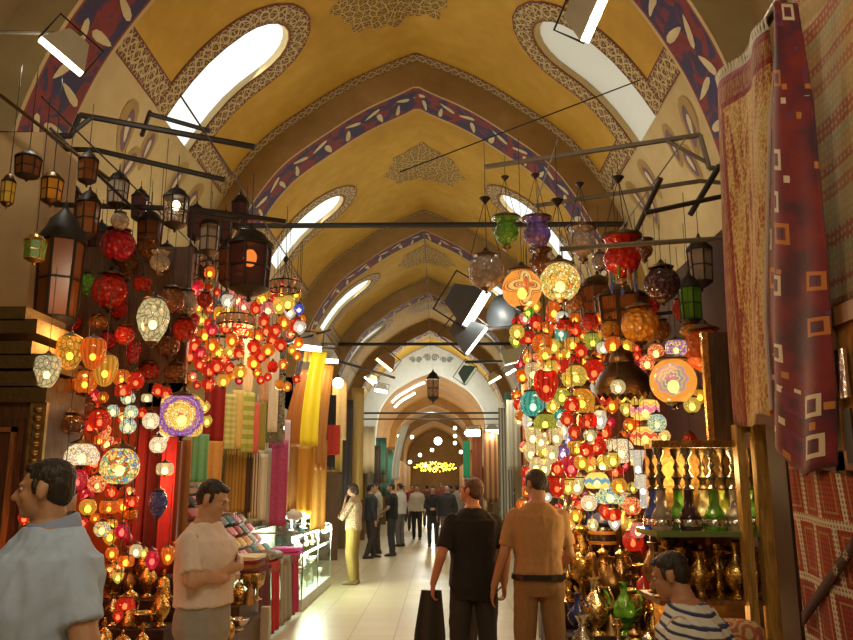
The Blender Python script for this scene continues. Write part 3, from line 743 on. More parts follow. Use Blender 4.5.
# flat brass dome lampshades pierced all round
def dome_shade(px, py, w, h, d, label, top=4.33):
    p, W = px_size(px, py, d, w); H = W * h / w; r = W / 2
    t = thing('brass_pendant', label, 'lamp', (p.x, p.y, p.z - H / 2)); OCC.append((p - V3((0, 0, H * .2)), r)); OCC.append((p + V3((0, 0, H * .2)), r * .5))
    MB().lathe([(r, 0), (r * 1.02, H * .08), (r * .9, H * .3), (r * .6, H * .52), (r * .42, H * .6)], 24).build('pierced_shade', metal('pierced brass', (.10, .06, .03), .45), t)
    MB().lathe([(r * .42, H * .6), (r * .46, H * .66), (r * .36, H * .85), (r * .12, H * .92), (r * .05, H)], 16).build('crown_cap', DARKBRASS, t)
    m = MB(); m.rings([[V3((r * q * cos(2 * pi * k / 40), r * q * sin(2 * pi * k / 40), z if k % 2 else z * .35)) for k in range(40)] for q, z in ((1.0, 0), (1.0, -H * .16), (.985, -H * .16), (.985, 0))], cap=False)
    m.build('bead_fringe', DARKBRASS, t)
    c = put('hanging_cord', P_CORD, t, (0, 0, H)); c.scale = (1.3, 1.3, max(.05, top - p.z - H / 2))
    return t
dome_shade(622, 368, 56, 46, 6.5, 'dark pierced brass dome lampshade with a beaded fringe among the lit lamps')
dome_shade(585, 378, 30, 30, 7.5, 'smaller dark brass dome shade beside the beaded dome lampshade')
def crown(px, py, w, d, label, top=4.25, fr=IRON):
    p, W = px_size(px, py, d, w); r = W / 2
    t = thing('crown_chandelier', label, 'chandelier', (p.x, p.y, p.z - W * .25))
    m = MB()
    m.lathe([(r, 0), (r * 1.03, 0), (r * 1.03, W * .06), (r, W * .06)], 24, cap=False); m.lathe([(r, W * .28), (r * 1.03, W * .28), (r * 1.03, W * .33), (r, W * .33)], 24, cap=False)
    m.build('ring_frame', fr, t)
    for k in range(14):
        a = 2 * pi * k / 14; MB().lathe([(r * .05, 0), (r * .17, W * .06), (r * .17, W * .2), (r * .10, W * .26)], 8, (r * cos(a), r * sin(a), W * .02)).build('glass_cup', dark_glass('clear'), t)
    c = MB()
    for k in range(4):
        a = 2 * pi * k / 4 + .4; c.tube([(r * cos(a), r * sin(a), W * .3), (0, 0, W * 1.0)], W * .012, 4)
    c.build('chains', fr, t)
    MB().lathe([(.01, W * .98), (W * .09, W * 1.06), (W * .07, W * 1.16), (.01, W * 1.2)], 10).build('canopy_cup', fr, t)
    c = put('hanging_cord', P_CORD, t, (0, 0, W * 1.2)); c.scale = (1.3, 1.3, max(.05, top - p.z - W * .95))
crown(285, 284, 30, 7.2, 'crown-shaped chandelier ring of clear cups against the second vault window')
crown(236, 318, 34, 6.9, 'dark chandelier ring among the small red lamps', fr=IRON)
crown(215, 258, 30, 7.8, 'dark chandelier ring hanging behind the dark lanterns')
# ------------------------------------------------------------------ lamps: scarf side
A = auto
lamp('egg', 153, 321, 32, lit_glass('cream', 'net'), 5.4, side='L', label='large cream egg-shaped lamp in brown netting, above the amber cups')
lamp('box', 182, 416, 40, ringmosaic('a'), 5.2, side='L', rz=.15, label='large square mosaic lamp with violet border and glowing gold rings')
lamp('globe', 120, 466, 38, mosaic('multi'), 5.2, side='L', label='large spotted mosaic globe lamp before the orange panel')
A('cup', 47, 372, 26, 'cream', 4.9, style='net'); A('cup', 70, 353, 27, 'amber', 5.0, style='net'); A('cup', 93, 354, 25, 'orange', 5.0, style='rib'); A('cup', 105, 371, 25, 'amber', 5.3, style='rib')
A('globe', 85, 382, 24, 'orange', 5.4); A('dome', 82, 455, 34, 'pale', 5.2); A('dome', 68, 424, 32, 'brown', 5.2, lit=False)
A('globe', 158, 445, 17, 'pale', 5.4); A('globe', 151, 421, 17, 'pale', 5.5); A('star', 163, 436, 14, 'pale', 5.5)
A('drum', 165, 469, 17, 'cream', 5.6); A('egg', 158, 504, 19, 'blue', 5.6, lit=False); A('globe', 77, 480, 22, 'crimson', 5.2); A('globe', 97, 484, 18, 'redmosaic', 5.3)
A('globe', 88, 507, 17, 'amber', 5.3); A('drum', 109, 507, 18, 'orange', 5.3); A('globe', 70, 509, 12, 'orange', 5.4); A('globe', 102, 529, 16, 'multi', 5.3); A('globe', 122, 531, 15, 'crimson', 5.3)
A('globe', 112, 553, 13, 'orange', 5.4); A('drum', 126, 561, 16, 'orange', 5.2); A('star', 136, 551, 14, 'cream', 5.4); A('bud', 144, 553, 10, 'yellow', 5.5); A('egg', 152, 560, 14, 'crimson', 5.4); A('cup', 168, 556, 14, 'orange', 5.5, style='rib')
A('bud', 118, 577, 11, 'yellow', 5.3); A('dome', 125, 604, 20, 'red', 5.1); A('bud', 118, 616, 11, 'red', 5.2); A('egg', 64, 490, 12, 'cream', 4.6); A('bud', 24, 518, 12, 'red', 4.4)
for (x, y, s_, t, k) in ((122, 378, 18, 'orange', 'globe'), (100, 420, 22, 'red', 'globe'), (85, 408, 22, 'brown', 'globe'), (60, 402, 18, 'red', 'globe'), (128, 398, 14, 'cool', 'globe'), (113, 411, 13, 'cool', 'globe'), (131, 412, 14, 'cool', 'globe'), (128, 426, 16, 'cool', 'globe'), (147, 398, 11, 'cream', 'drum'), (142, 413, 11, 'red', 'star'), (158, 390, 13, 'red', 'star'), (166, 393, 13, 'red', 'star'), (136, 381, 18, 'red', 'star'), (205, 407, 11, 'yellow', 'bud'), (207, 421, 11, 'yellow', 'bud'), (57, 432, 16, 'red', 'globe'), (100, 440, 12, 'orange', 'globe'), (110, 455, 14, 'red', 'globe'), (95, 462, 16, 'red', 'globe'), (60, 452, 14, 'red', 'globe')):
    A(k, x, y, s_, t, 5.4 + R.random() * .8, lit=(t != 'brown'))
for (x, y) in ((218.6, 352), (224, 358.5), (199.7, 364), (200.5, 353), (209.6, 370), (217, 366), (229, 367.5), (239, 353), (208.7, 384), (223.5, 380.7), (240.7, 372), (246.5, 331.5), (254, 347), (254, 362), (261, 356), (266, 330.6), (268, 350), (188, 273), (210, 272.5), (197, 286.5), (194, 290), (197.6, 306), (235, 288), (227.6, 301), (239, 300), (244, 306), (220, 314), (248, 317), (268, 309.5), (264, 321), (190, 356), (212, 345), (232, 340), (226, 327), (258, 336), (276, 330), (284, 322), (290, 312), (296, 326), (272, 340), (281, 345), (250, 322), (240, 330), (205, 335), (195, 345), (212, 330), (276, 300), (288, 303), (263, 298), (256, 308)):
    c = R.choice(['red', 'red', 'red', 'orange', 'orange', 'amber', 'crimson'])
    if y < 320 and x > 225: c = R.choice(['red', 'cream', 'amber', 'yellow', 'orange', 'white', 'pink'])
    A(R.choice(['star', 'bud', 'bud', 'globe']), x, y, R.uniform(12, 16), c, R.uniform(6.6, 7.9))
A('egg', 279, 306, 13, 'yellow', 7.0); A('bud', 299, 309, 11, 'blue', 7.2); A('bud', 300, 327, 13, 'white', 7.2, bulb=BULBW)
for (x, y, s_, t, k) in ((118, 245, 34, 'crimson', 'globe'), (110, 291, 36, 'red', 'globe'), (118, 309, 20, 'red', 'globe'), (172, 300, 26, 'brown', 'globe'), (186, 303, 26, 'clear', 'globe'), (143, 284, 18, 'red', 'drum'), (88, 286, 18, 'green', 'egg'), (168, 345, 24, 'brown', 'globe'), (150, 372, 26, 'red', 'dome'), (185, 330, 24, 'red', 'globe'), (130, 268, 22, 'brown', 'egg'), (72, 322, 18, 'red', 'globe'), (98, 322, 20, 'brown', 'dome'), (125, 335, 20, 'red', 'globe'), (160, 262, 20, 'clear', 'mosque'), (120, 221, 18, 'clear', 'globe'), (205, 300, 16, 'red', 'globe'), (175, 372, 24, 'brown', 'dome'), (108, 340, 18, 'crimson', 'globe'), (245, 240, 20, 'brown', 'globe'), (133, 352, 17, 'crimson', 'egg'), (148, 250, 18, 'brown', 'mosque')):
    A(k, x, y, s_, t, R.uniform(5.6, 6.8), lit=False)
# ------------------------------------------------------------------ lamps: brass side
lamp('globe', 522, 289, 40, rosette('flower'), 5.9, side='R', rz=.12, label='orange globe lamp painted with one four-petal flower rosette')
lamp('globe', 560, 282, 40, mosaic('gold'), 6.0, side='R', label='yellow crackled mosaic globe lamp beside the flower rosette globe', chains=True)
lamp('globe', 673, 381, 46, rosette('ring'), 5.7, side='R', rz=-.35, label='big orange globe lamp painted with a ringed green rosette')
lamp('globe', 486, 272, 36, dark_glass('clear'), 5.9, False, side='R', label='clear unlit glass globe at the aisle end of the rack', chains=True)
lamp('mosque', 506, 232, 26, dark_glass('green'), 6.5, False, side='R', label='unlit green glass mosque lamp hung on three chains', chains=True, top=4.45)
lamp('mosque', 537, 234, 28, dark_glass('violet'), 6.5, False, side='R', label='unlit blue-violet glass mosque lamp on three chains beside the green one', chains=True, top=4.45)
lamp('mosque', 582, 243, 28, dark_glass('clear'), 6.8, False, side='R', label='unlit clear glass mosque lamp on three chains beyond the violet one', chains=True)
lamp('mosque', 622, 258, 38, dark_glass('red'), 6.2, False, side='R', label='unlit red mosque lamp trailing coloured glass drops', chains=True, drops=True)
lamp('globe', 662, 284, 36, dark_glass('purple'), 6.0, False, side='R', label='unlit dark purple glass globe beside the red mosque lamp', top=3.65)
lamp('globe', 640, 325, 38, dark_glass('amber'), 6.4, False, side='R', label='unlit amber glass globe below the dark purple globe')
lamp('globe', 705, 350, 44, dark_glass('orange'), 5.8, False, side='R', label='unlit glossy red-orange globe behind the carpet edge')
lamp('drum', 676, 348, 21, mosaic('violet'), 5.8, side='R', label='small gold and violet mosaic drum lamp just above the ringed rosette globe')
lamp('cup', 546, 386, 25, lit_glass('red', 'rib'), 6.0, side='R', label='clear and red striped cup lamp beside the teal glass lamp', chains=False)
lamp('globe', 533, 404, 27, lit_glass('teal', 'rib'), 6.1, side='R', label='teal ribbed glass lamp at the aisle edge of the stall')
lamp('vase', 638, 468, 15, lit_glass('white'), 6.4, side='R', label='tall bright white fluted glass lamp, taller of the pair', bulb=BULBW)
lamp('vase', 643, 490, 13, lit_glass('white'), 6.2, side='R', label='tall bright white fluted glass lamp, lower of the pair', bulb=BULBW)
for (x, y, s_, t, k) in ((533, 437, 14, 'cream', 'cup'), (541, 441, 12, 'cream', 'cup'), (556, 437, 13, 'cream', 'cup'), (531, 453, 13, 'cream', 'cup'), (545, 450, 14, 'yellow', 'cup'), (552, 454, 12, 'cream', 'cup'), (544, 468, 13, 'cream', 'cup'), (536, 467, 12, 'cream', 'egg'), (563, 430, 13, 'white', 'egg'), (531, 424, 15, 'white', 'cup'), (545, 422, 20, 'olive', 'dome'),
    (517, 332, 13, 'yellow', 'globe'), (528, 338, 17, 'red', 'dome'), (545, 330, 14, 'orange', 'globe'), (542, 344, 18, 'orange', 'globe'), (554, 346, 13, 'yellow', 'bud'), (561, 333, 11, 'teal', 'egg'), (545, 354, 13, 'amber', 'star'), (538, 362, 16, 'redmosaic', 'globe'), (558, 365, 18, 'red', 'globe'), (573, 344, 15, 'amber', 'drum'), (593, 341, 17, 'olive', 'drum'), (603, 348, 11, 'white', 'globe'), (613, 345, 15, 'orange', 'globe'), (626, 346, 14, 'amber', 'globe'), (581, 351, 12, 'red', 'star'), (594, 371, 20, 'red', 'star'), (576, 376, 19, 'yellow', 'globe'), (568, 379, 13, 'yellow', 'bud'), (533, 373, 14, 'cream', 'cup'), (550, 371, 14, 'yellow', 'cup'), (582, 401, 22, 'amber', 'globe'), (562, 396, 14, 'olive', 'bud'), (572, 405, 14, 'red', 'globe'), (604, 394, 14, 'red', 'egg'), (597, 387, 12, 'white', 'globe'), (618, 387, 13, 'cream', 'globe'), (635, 392, 17, 'yellow', 'egg'), (647, 363, 14, 'redmosaic', 'star'), (656, 352, 14, 'redmosaic', 'globe'), (626, 409, 11, 'yellow', 'bud'), (645, 410, 24, 'bandpink', 'drum'), (600, 420, 12, 'white', 'egg'), (587, 421, 17, 'red', 'drum'), (567, 419, 12, 'red', 'globe'), (645, 436, 22, 'bandred', 'drum'), (657, 423, 16, 'cool', 'globe'),
    (577, 448, 17, 'amber', 'drum'), (596, 446, 18, 'red', 'globe'), (586, 450, 12, 'red', 'star'), (621, 451, 22, 'pale', 'globe'), (582, 462, 14, 'amber', 'globe'), (557, 467, 15, 'red', 'cup'), (571, 467, 15, 'crimson', 'cup'), (602, 463, 18, 'yellow', 'drum'), (613, 460, 13, 'yellow', 'globe'), (557, 487, 16, 'red', 'tulip'), (568, 487, 12, 'yellow', 'tulip'), (577, 486, 14, 'cream', 'tulip'), (597, 481, 22, 'bandblue', 'dome'), (610, 495, 25, 'cool', 'dome'), (619, 486, 14, 'amber', 'globe'), (632, 506, 16, 'redmosaic', 'globe'), (613, 515, 13, 'red', 'drum'), (589, 503, 14, 'pale', 'globe'), (625, 500, 14, 'multi', 'globe'), (633, 541, 18, 'red', 'globe'), (638, 530, 14, 'pink', 'globe'), (692, 405, 14, 'yellow', 'globe'), (700, 396, 12, 'amber', 'bud'), (530, 417, 10, 'green', 'bud'), (560, 415, 11, 'teal', 'bud'), (528, 312, 10, 'green', 'bud'), (536, 306, 10, 'amber', 'bud'), (554, 312, 14, 'orange', 'egg'), (525, 318, 10, 'pink', 'bud'), (575, 330, 12, 'red', 'globe'), (640, 378, 12, 'orange', 'star'), (562, 318, 12, 'white', 'bud'), (612, 405, 13, 'orange', 'bud'), (553, 405, 12, 'yellow', 'bud'), (590, 436, 12, 'cream', 'bud'), (568, 440, 12, 'blue', 'bud'), (563, 453, 12, 'violet', 'bud'), (605, 432, 13, 'red', 'bud'), (574, 432, 11, 'red', 'bud'), (664, 436, 11, 'gold', 'globe'), (630, 425, 12, 'orange', 'globe')):
    A(k, x, y, s_ * 1.18, t, R.uniform(6.2, 7.6), side='R')
for (x, y, s_, t, k) in ((575, 300, 22, 'brown', 'globe'), (650, 305, 20, 'red', 'globe'), (610, 330, 20, 'amber', 'globe'), (660, 330, 22, 'brown', 'globe'), (690, 330, 20, 'amber', 'dome'), (680, 310, 16, 'red', 'egg'), (540, 262, 22, 'brown', 'mosque'), (600, 262, 18, 'clear', 'globe'), (644, 250, 18, 'brown', 'mosque'), (565, 325, 18, 'red', 'dome'), (590, 322, 18, 'red', 'globe'), (575, 362, 16, 'red', 'globe'), (608, 370, 14, 'brown', 'drum'), (690, 440, 14, 'red', 'globe')):
    A(k, x, y, s_, t, R.uniform(6.5, 7.8), lit=False, side='R')
# smaller bulbs filling the depth of both stalls
FILL = []
def fill(n, box, tones, side, d0, d1, smin, smax, minsep):
    k = 0; tries = 0
    while k < n and tries < 4000:
        tries += 1; x = R.uniform(box[0], box[2]); y = R.uniform(box[1], box[3])
        if any((x - a) ** 2 + (y - b) ** 2 < (minsep + c * .42) ** 2 for a, b, c in PLACED): continue
        sz = R.uniform(smin, smax); PLACED.append((x, y, sz)); FILL.append((sz, x, y, R.choice(['bud', 'globe', 'star', 'drum', 'bud']), R.choice(tones), R.uniform(d0, d1), side, R.random() < .8)); k += 1
warm = ['red', 'red', 'crimson', 'orange', 'amber', 'red', 'yellow', 'redmosaic', 'orange']
fill(40, (178, 280, 302, 388), warm, 'L', 7.0, 8.4, 9, 13, 2)
fill(34, (52, 380, 132, 540), ['red', 'crimson', 'red', 'orange', 'amber', 'redmosaic'], 'L', 5.6, 6.15, 11, 17, 2)
fill(44, (515, 318, 655, 430), warm + ['olive', 'cream'], 'R', 7.0, 8.45, 10, 15, 1)
fill(50, (522, 425, 655, 525), warm + ['cream', 'yellow', 'gold', 'white'], 'R', 7.0, 8.45, 10, 15, 1)
FILL.sort(key=lambda q: -q[0])
n_l = sum(1 for o in COL.objects if o.name.startswith('hanging_lamp'))
rest = MB(); rmats = []
def rmat(m):
    if m not in rmats: rmats.append(m)
    return rmats.index(m)
for sz, x, y, kind, tone, d, side, on in FILL:
    if n_l < 298:
        if auto(kind, x, y, sz, tone, d, side=side, lit=on): n_l += 1
        continue
    p, D_ = px_size(x, y, d + .3, sz * .9)
    m = rmat(mosaic(tone.replace('mosaic', '')) if tone in ('gold', 'redmosaic') else (lit_glass(tone, 'plain') if on else dark_glass(tone)))
    rest.ell(p, (D_ * .5, D_ * .5, D_ * .55), 10, 7, m); rest.lathe([(D_ * .2, D_ * .45), (D_ * .1, D_ * .6), (D_ * .02, D_ * .75)], 6, p, rmat(DARKBRASS))
    if on: rest.ell(p - V3((0, 0, D_ * .1)), (D_ * .18,) * 3, 6, 5, rmat(BULB))
tag(rest.build('small_lamps', rmats), 'small glass lamps crowded at the back of both lamp stalls', 'lamps', kind='stuff')
# ------------------------------------------------------------------ cloth sheets
def sheet(P, nu, nv, name, m, parent=None, thick=.008, both=True):
    vs, uv = [], []
    for j in range(nv + 1):
        for i in range(nu + 1):
            vs.append(P(i / nu, j / nv)); uv.append((i / nu, j / nv))
    fs = [(j * (nu + 1) + i, j * (nu + 1) + i + 1, (j + 1) * (nu + 1) + i + 1, (j + 1) * (nu + 1) + i) for j in range(nv) for i in range(nu)]
    o = MB().add(vs, fs, 0, uv).build(name, m, parent)
    md = o.modifiers.new('thick', 'SOLIDIFY'); md.thickness = thick; md.offset = 0
    return o
@cached
def rug_gold(tagname):
    s = NT('gold and rust carpet pile'); uv = s.uv(); u, v = s.sep(uv)[:2]
    st = s.noise(s.map(uv, (5, 2.2, 1)), 2.2, 4, dist=1.2); fine = s.vor(s.map(uv, (40, 80, 1)), 1., dim='2D')
    f = s.math('MULTIPLY_ADD', fine, .25, s.math('MULTIPLY', st, .85))
    field = s.ramp(f, [(.38, (.20, .035, .012)), (.46, (.38, .13, .03)), (.53, (.46, .29, .08)), (.66, (.56, .44, .18)), (.78, (.30, .09, .02))])
    bz = s.noise(s.map(uv, (60, 16, 1)), 1., 3)
    border = s.ramp(bz, [(.4, (.30, .13, .03)), (.5, (.20, .025, .012)), (.62, (.36, .23, .07))])
    red = s.ramp(s.vor(s.map(uv, (30, 60, 1)), 1., dim='2D'), [(.2, (.17, .006, .006)), (.7, (.26, .025, .012))])
    q = s.math('MINIMUM', s.math('MULTIPLY', u, 1.), s.math('MULTIPLY', v, 2.2))
    k = s.ramp(q, [(0, (0, 0, 0)), (.05, (1, 1, 1)), (.06, (.5, .5, .5)), (.17, (1, 1, 1)), (.20, (0, 0, 0))], 'CONSTANT')
    a = s.sep(k)[0]
    c = s.mix(s.math('GREATER_THAN', q, .20), s.mix(s.math('MULTIPLY', s.math('GREATER_THAN', q, .05), s.math('LESS_THAN', q, .16)), red, border), field)
    return s.done(s.bsdf(c, .9, 0, Normal=s.bump(fine, .4, .01), Sheen_Weight=.15))
@cached
def rug_red(tagname):
    s = NT('crimson carpet with square medallions'); uv = s.map(s.uv(), (.55, 2.6, 1))
    d = s.vor(uv, 4.6, 'F1', 'CHEBYCHEV', .6, dim='2D'); cr = s.sep(s.vor(uv, 4.6, 'F1', 'CHEBYCHEV', .6, 1, '2D'))
    d2 = s.vor(uv, 12., 'F1', 'CHEBYCHEV', .9, dim='2D'); c2 = s.sep(s.vor(uv, 12., 'F1', 'CHEBYCHEV', .9, 1, '2D'))
    bg = s.ramp(s.noise(uv, 4, 3), [(.38, (.06, .008, .028)), (.5, (.16, .009, .02)), (.65, (.22, .018, .012))])
    col1 = s.ramp(cr[0], [(0, (.66, .58, .44)), (.4, (.50, .17, .03)), (.62, (.66, .6, .5)), (.78, (.16, .02, .08))], 'CONSTANT')
    ring = s.math('MULTIPLY', s.math('GREATER_THAN', d, .15), s.math('LESS_THAN', d, .25))
    c = s.mix(s.math('MULTIPLY', ring, s.math('GREATER_THAN', cr[1], .35)), bg, col1)
    inn = s.math('MULTIPLY', s.math('LESS_THAN', d, .1), s.math('GREATER_THAN', cr[1], .35))
    c = s.mix(inn, c, (.08, .02, .05))
    r2 = s.math('MULTIPLY', s.math('LESS_THAN', d2, .22), s.math('GREATER_THAN', c2[1], .72))
    col2 = s.ramp(c2[0], [(0, (.68, .60, .5)), (.3, (.5, .2, .04)), (.7, (.12, .03, .12))], 'CONSTANT')
    c = s.mix(s.math('MULTIPLY', r2, s.math('GREATER_THAN', d, .28)), c, col2)
    return s.done(s.bsdf(c, .7, 0, Sheen_Weight=.2, Normal=s.bump(s.noise(s.uv(), 120, 2), .2, .01)))
@cached
def rug_kilim(tagname):
    s = NT('beige striped kilim'); uv = s.uv(); u, v = s.sep(uv)[:2]
    t = s.math('FRACT', s.math('MULTIPLY', v, 4.2))
    base = s.ramp(t, [(0, (.66, .50, .26)), (.10, (.58, .26, .15)), (.22, (.66, .53, .28)), (.40, (.60, .48, .25)), (.5, (.52, .15, .10)), (.66, (.52, .49, .27)), (.78, (.64, .43, .22)), (.92, (.52, .18, .12))], 'CONSTANT')
    ch = s.vor(s.map(uv, (26, 60, 1)), 1., 'F1', 'CHEBYCHEV', .25, dim='2D')
    c = s.mix(s.math('MULTIPLY', s.math('LESS_THAN', ch, .26), .8), base, (.74, .60, .36))
    n = s.noise(s.map(uv, (50, 160, 1)), 1., 2)
    c = s.mix(s.math('MULTIPLY', n, .45), c, (.46, .28, .16))
    return s.done(s.bsdf(c, .95, 0, Normal=s.bump(ch, .3, .01)))
@cached
def rug_lattice(tagname):
    s = NT('rust rug with white lattice'); uv = s.map(s.uv(), (.66, 1.35, 1), rot=(0, 0, .12))
    br = s.n('TexBrick', {'Vector': uv, 'Scale': 1., 'Mortar Size': .021, 'Brick Width': .21, 'Row Height': .30, 'Color1': (.34, .055, .02, 1), 'Color2': (.26, .03, .025, 1), 'Mortar': (.58, .50, .36, 1)}, offset=.5)
    b2 = s.n('TexBrick', {'Vector': uv, 'Scale': 1., 'Mortar Size': .048, 'Brick Width': .21, 'Row Height': .30, 'Mortar Smooth': 0.}, offset=.5)
    b3 = s.n('TexBrick', {'Vector': uv, 'Scale': 1., 'Mortar Size': .058, 'Brick Width': .21, 'Row Height': .30, 'Mortar Smooth': 0.}, offset=.5)
    ring = s.math('SUBTRACT', b3.outputs['Fac'], b2.outputs['Fac'])
    w = s.vor(uv, 42., 'F1', 'CHEBYCHEV', 0., dim='2D')
    c = s.mix(s.math('MULTIPLY', s.math('LESS_THAN', w, .26), .75), br.outputs[0], (.09, .025, .015))
    c = s.mix(s.math('MULTIPLY', ring, .8), c, (.36, .24, .08))
    return s.done(s.bsdf(c, .95, 0, Normal=s.bump(w, .3, .01)))
# ------------------------------------------------------------------ hanging carpets, wood showcase
t = thing('hanging_carpet', 'gold and rust carpet with red border hanging beside the hookah shelf', 'carpet', (1.9, 4.65, 2.0))
o = V3((1.9, 4.65, 2.0))
sheet(lambda u, v: V3((1.92 - .035 * sin(u * 9 + v * 2) - .05 * v * sin(u * 3.1), 5.06 + .1 * v - u * (.86 - .02 * v), 4.30 - .08 * u - v * (2.26 - .06 * u + .03 * sin(u * 8)))) - o, 24, 40, 'pile', rug_gold('a'), t, .014)
m = MB()
for i in range(60):
    u = i / 59; p = V3((1.92 - .035 * sin(u * 9), 5.06 - u * .86, 4.30 - .08 * u)) - o; m.tube([p, p + V3((-.01, .02 * sin(i * 3), .07))], .006, 4)
m.build('fringe', plain('cream fringe', (.6, .55, .42)), t)
rod('carpet_pole', at(735, 76, 5.0), at(783, -6, 4.0), .03, DARKBRASS, 'thick pole above the fringe of the gold and rust carpet', 'pole')
t = thing('hanging_carpet', 'crimson carpet with white and orange square medallions, folded to a point at bottom', 'carpet', (1.84, 4.0, 1.66))
o = V3((1.84, 4.0, 1.66))
def onx(px, py, X):
    a, b, c = ray(px, py); k = X / a; return b * k, 1.65 + c * k
def along(tab, v):
    for (v0, x0, y0), (v1, x1, y1) in zip(tab, tab[1:]):
        if v <= v1: f = (v - v0) / (v1 - v0); return x0 + (x1 - x0) * f, y0 + (y1 - y0) * f
    return tab[-1][1:]
LE = [(0, 787, 0), (.3, 776, 120), (.7, 772, 320), (1, 777, 427)]; RE = [(0, 794, 4), (.25, 810, 100), (.55, 825, 250), (.85, 832, 380), (1, 831, 455)]
def P_red(u, v):
    a, b = onx(*along(LE, v), 1.88), onx(*along(RE, v), 1.86)
    dip = -.16 * v * max(0, 1 - abs(u - .66) / .5) if v > 0 else 0
    return V3((1.88 - .09 * sin(pi * u) - .025 * sin(u * 13 + v * 3) * v, a[0] + (b[0] - a[0]) * u, a[1] + (b[1] - a[1]) * u + dip * v ** 4)) - o
sheet(P_red, 26, 60, 'pile', rug_red('a'), t, .014)
m = MB(); pts = [V3(P_red(.02, k / 20)) + V3((-.02, .01, 0)) for k in range(1, 20)]; m.tube(pts, .012, 6); m.build('pale_selvage', plain('pale selvage', (.5, .4, .36)), t)
t = thing('hanging_kilim', 'beige and rose striped flat kilim hanging above the orange wood showcase', 'carpet', (2.0, 3.9, 2.5)); o = V3((2.0, 3.9, 2.5))
sheet(lambda u, v: V3((2.03 + .02 * sin(u * 7), 4.02 + .42 * v - (.9 + .42 * v) * u, 5.0 - v * (2.45 + .05 * u))) - o, 16, 40, 'weave', rug_kilim('a'), t, .01)
t = thing('hanging_rug', 'rust rug with white lattice hanging low beside the dark wood post', 'carpet', (1.86, 4.05, .4)); o = V3((1.86, 4.05, .4))
sheet(lambda u, v: V3((1.885 + .015 * sin(u * 8 + v), 4.40 - .66 * u, 1.80 - .12 * u - 1.35 * v)) - o, 14, 30, 'weave', rug_lattice('a'), t, .012)
o2 = V3((1.84, 4.05, 1.2)); st = thing('carpet_strap', 'dark woven strap with cream stars lying slanted across the lattice rug', 'strap', o2)
sheet(lambda u, v: V3((1.855, 4.34 - .62 * u, .98 + .42 * u + .07 * (v - .5))) - o2, 12, 2, 'woven_strap', plain('dark olive woven strap', (.055, .02, .012), .9), st, .006)
for u in (.68, .86):
    m = MB(); c = V3((1.848, 4.34 - .62 * u, .98 + .42 * u)) - o2
    for k in range(8):
        a = pi * k / 4 + .4; d_ = V3((0, cos(a) * .03, sin(a) * .03)); e_ = V3((0, -sin(a) * .008, cos(a) * .008)); m.add([c - e_, c + d_ * .6 - e_ * .4, c + d_, c + d_ * .6 + e_ * .4, c + e_], [(0, 1, 2, 3, 4)])
    m.build('cream_star', plain('cream thread', (.55, .48, .34)), st)
WOODO = wood('honey orange wood', (.46, .20, .05)); WOODD = wood('dark walnut', (.09, .04, .015)); WOODM = wood('brown wood', (.24, .10, .03)); WOODG = wood('gilded oak', (.50, .28, .07))
t = thing('wood_showcase', 'honey orange wooden showcase under the striped kilim', 'cabinet', (2.2, 3.55, 0))
MB().box((-.27, -.37, 0), (.35, .36, 2.48)).build('body', WOODO, t, False)
m = MB()
for z in (.05, .95, 1.72, 2.4): m.box((-.30, -.38, z), (-.265, .37, z + .09))
for y in (-.38, .28): m.box((-.30, y, 0), (-.265, y + .09, 2.5))
m.build('door_frame', WOODM, t, False)
MB().box((-.315, .16, 2.05), (-.30, .24, 2.28)).build('lock_plate', SILVER, t, False)
MB().box((-.312, .16, 1.75), (-.30, .23, 2.0)).build('dark_slot', IRON, t, False)
tag(MB().box((1.96, 4.62, 0), (2.06, 4.86, 2.0)).build('wooden_post', plain('dark walnut matt', (.06, .028, .012), .8, 0, .5, 3.), smooth=False), 'dark walnut post between the hookah showcase and the lattice rug', 'post')
# hookah showcase facing the aisle
D0 = 5.2
xa, xb = at(655, 530, D0).x, at(772, 530, D0).x
t = thing('hookah_showcase', 'open wood and brass showcase holding a row of glass hookah bottles', 'cabinet', (xa, D0, 0))
zs = at(700, 531, D0).z; zr = at(700, 443, D0).z
MB().box((0, -.04, zs - .035), (xb - xa, .5, zs)).build('shelf', plain('green edged glass shelf', (.18, .24, .08), .15), t, False)
MB().box((0, -.04, zr - .03), (xb - xa - .2, .03, zr + .015)).build('top_rail', BRASS, t, False)
MB().box((0, -.02, .93), (xb - xa, .5, .96)).build('shelf', WOODM, t, False)
MB().box((0, -.02, .45), (xb - xa, .5, .48)).build('shelf', WOODM, t, False)
MB().box((.10, .52, 0), (xb - xa, .55, zr + .02)).build('back_panel', metal('gilt backboard', (.6, .32, .09), .4), t, False)
for i, (p0, p1) in enumerate(((739, 748), (757, 770))):
    x0, x1 = at(p0, 530, D0).x - xa, at(p1, 530, D0).x - xa
    MB().box((x0, -.08, 0), (x1, .0, 2.03)).build('post', WOODG, t, False)
MB().box((at(742, 530, D0).x - xa, -.02, 1.98), (at(760, 530, D0).x - xa, .02, 2.03)).build('lintel', WOODG, t, False)
t2 = thing('fluted_pilaster', 'slim gilt fluted pilaster with dark panel standing above the hookah rail', 'post', (at(711, 440, 5.35).x, 5.35, zr + .03))
MB().box((-.02, -.02, -.02), (.02, .02, .72)).build('gilt_strip', BRASS, t2, False); MB().box((.02, 0, -.02), (.22, .05, .72)).build('dark_panel', WOODD, t2, False)
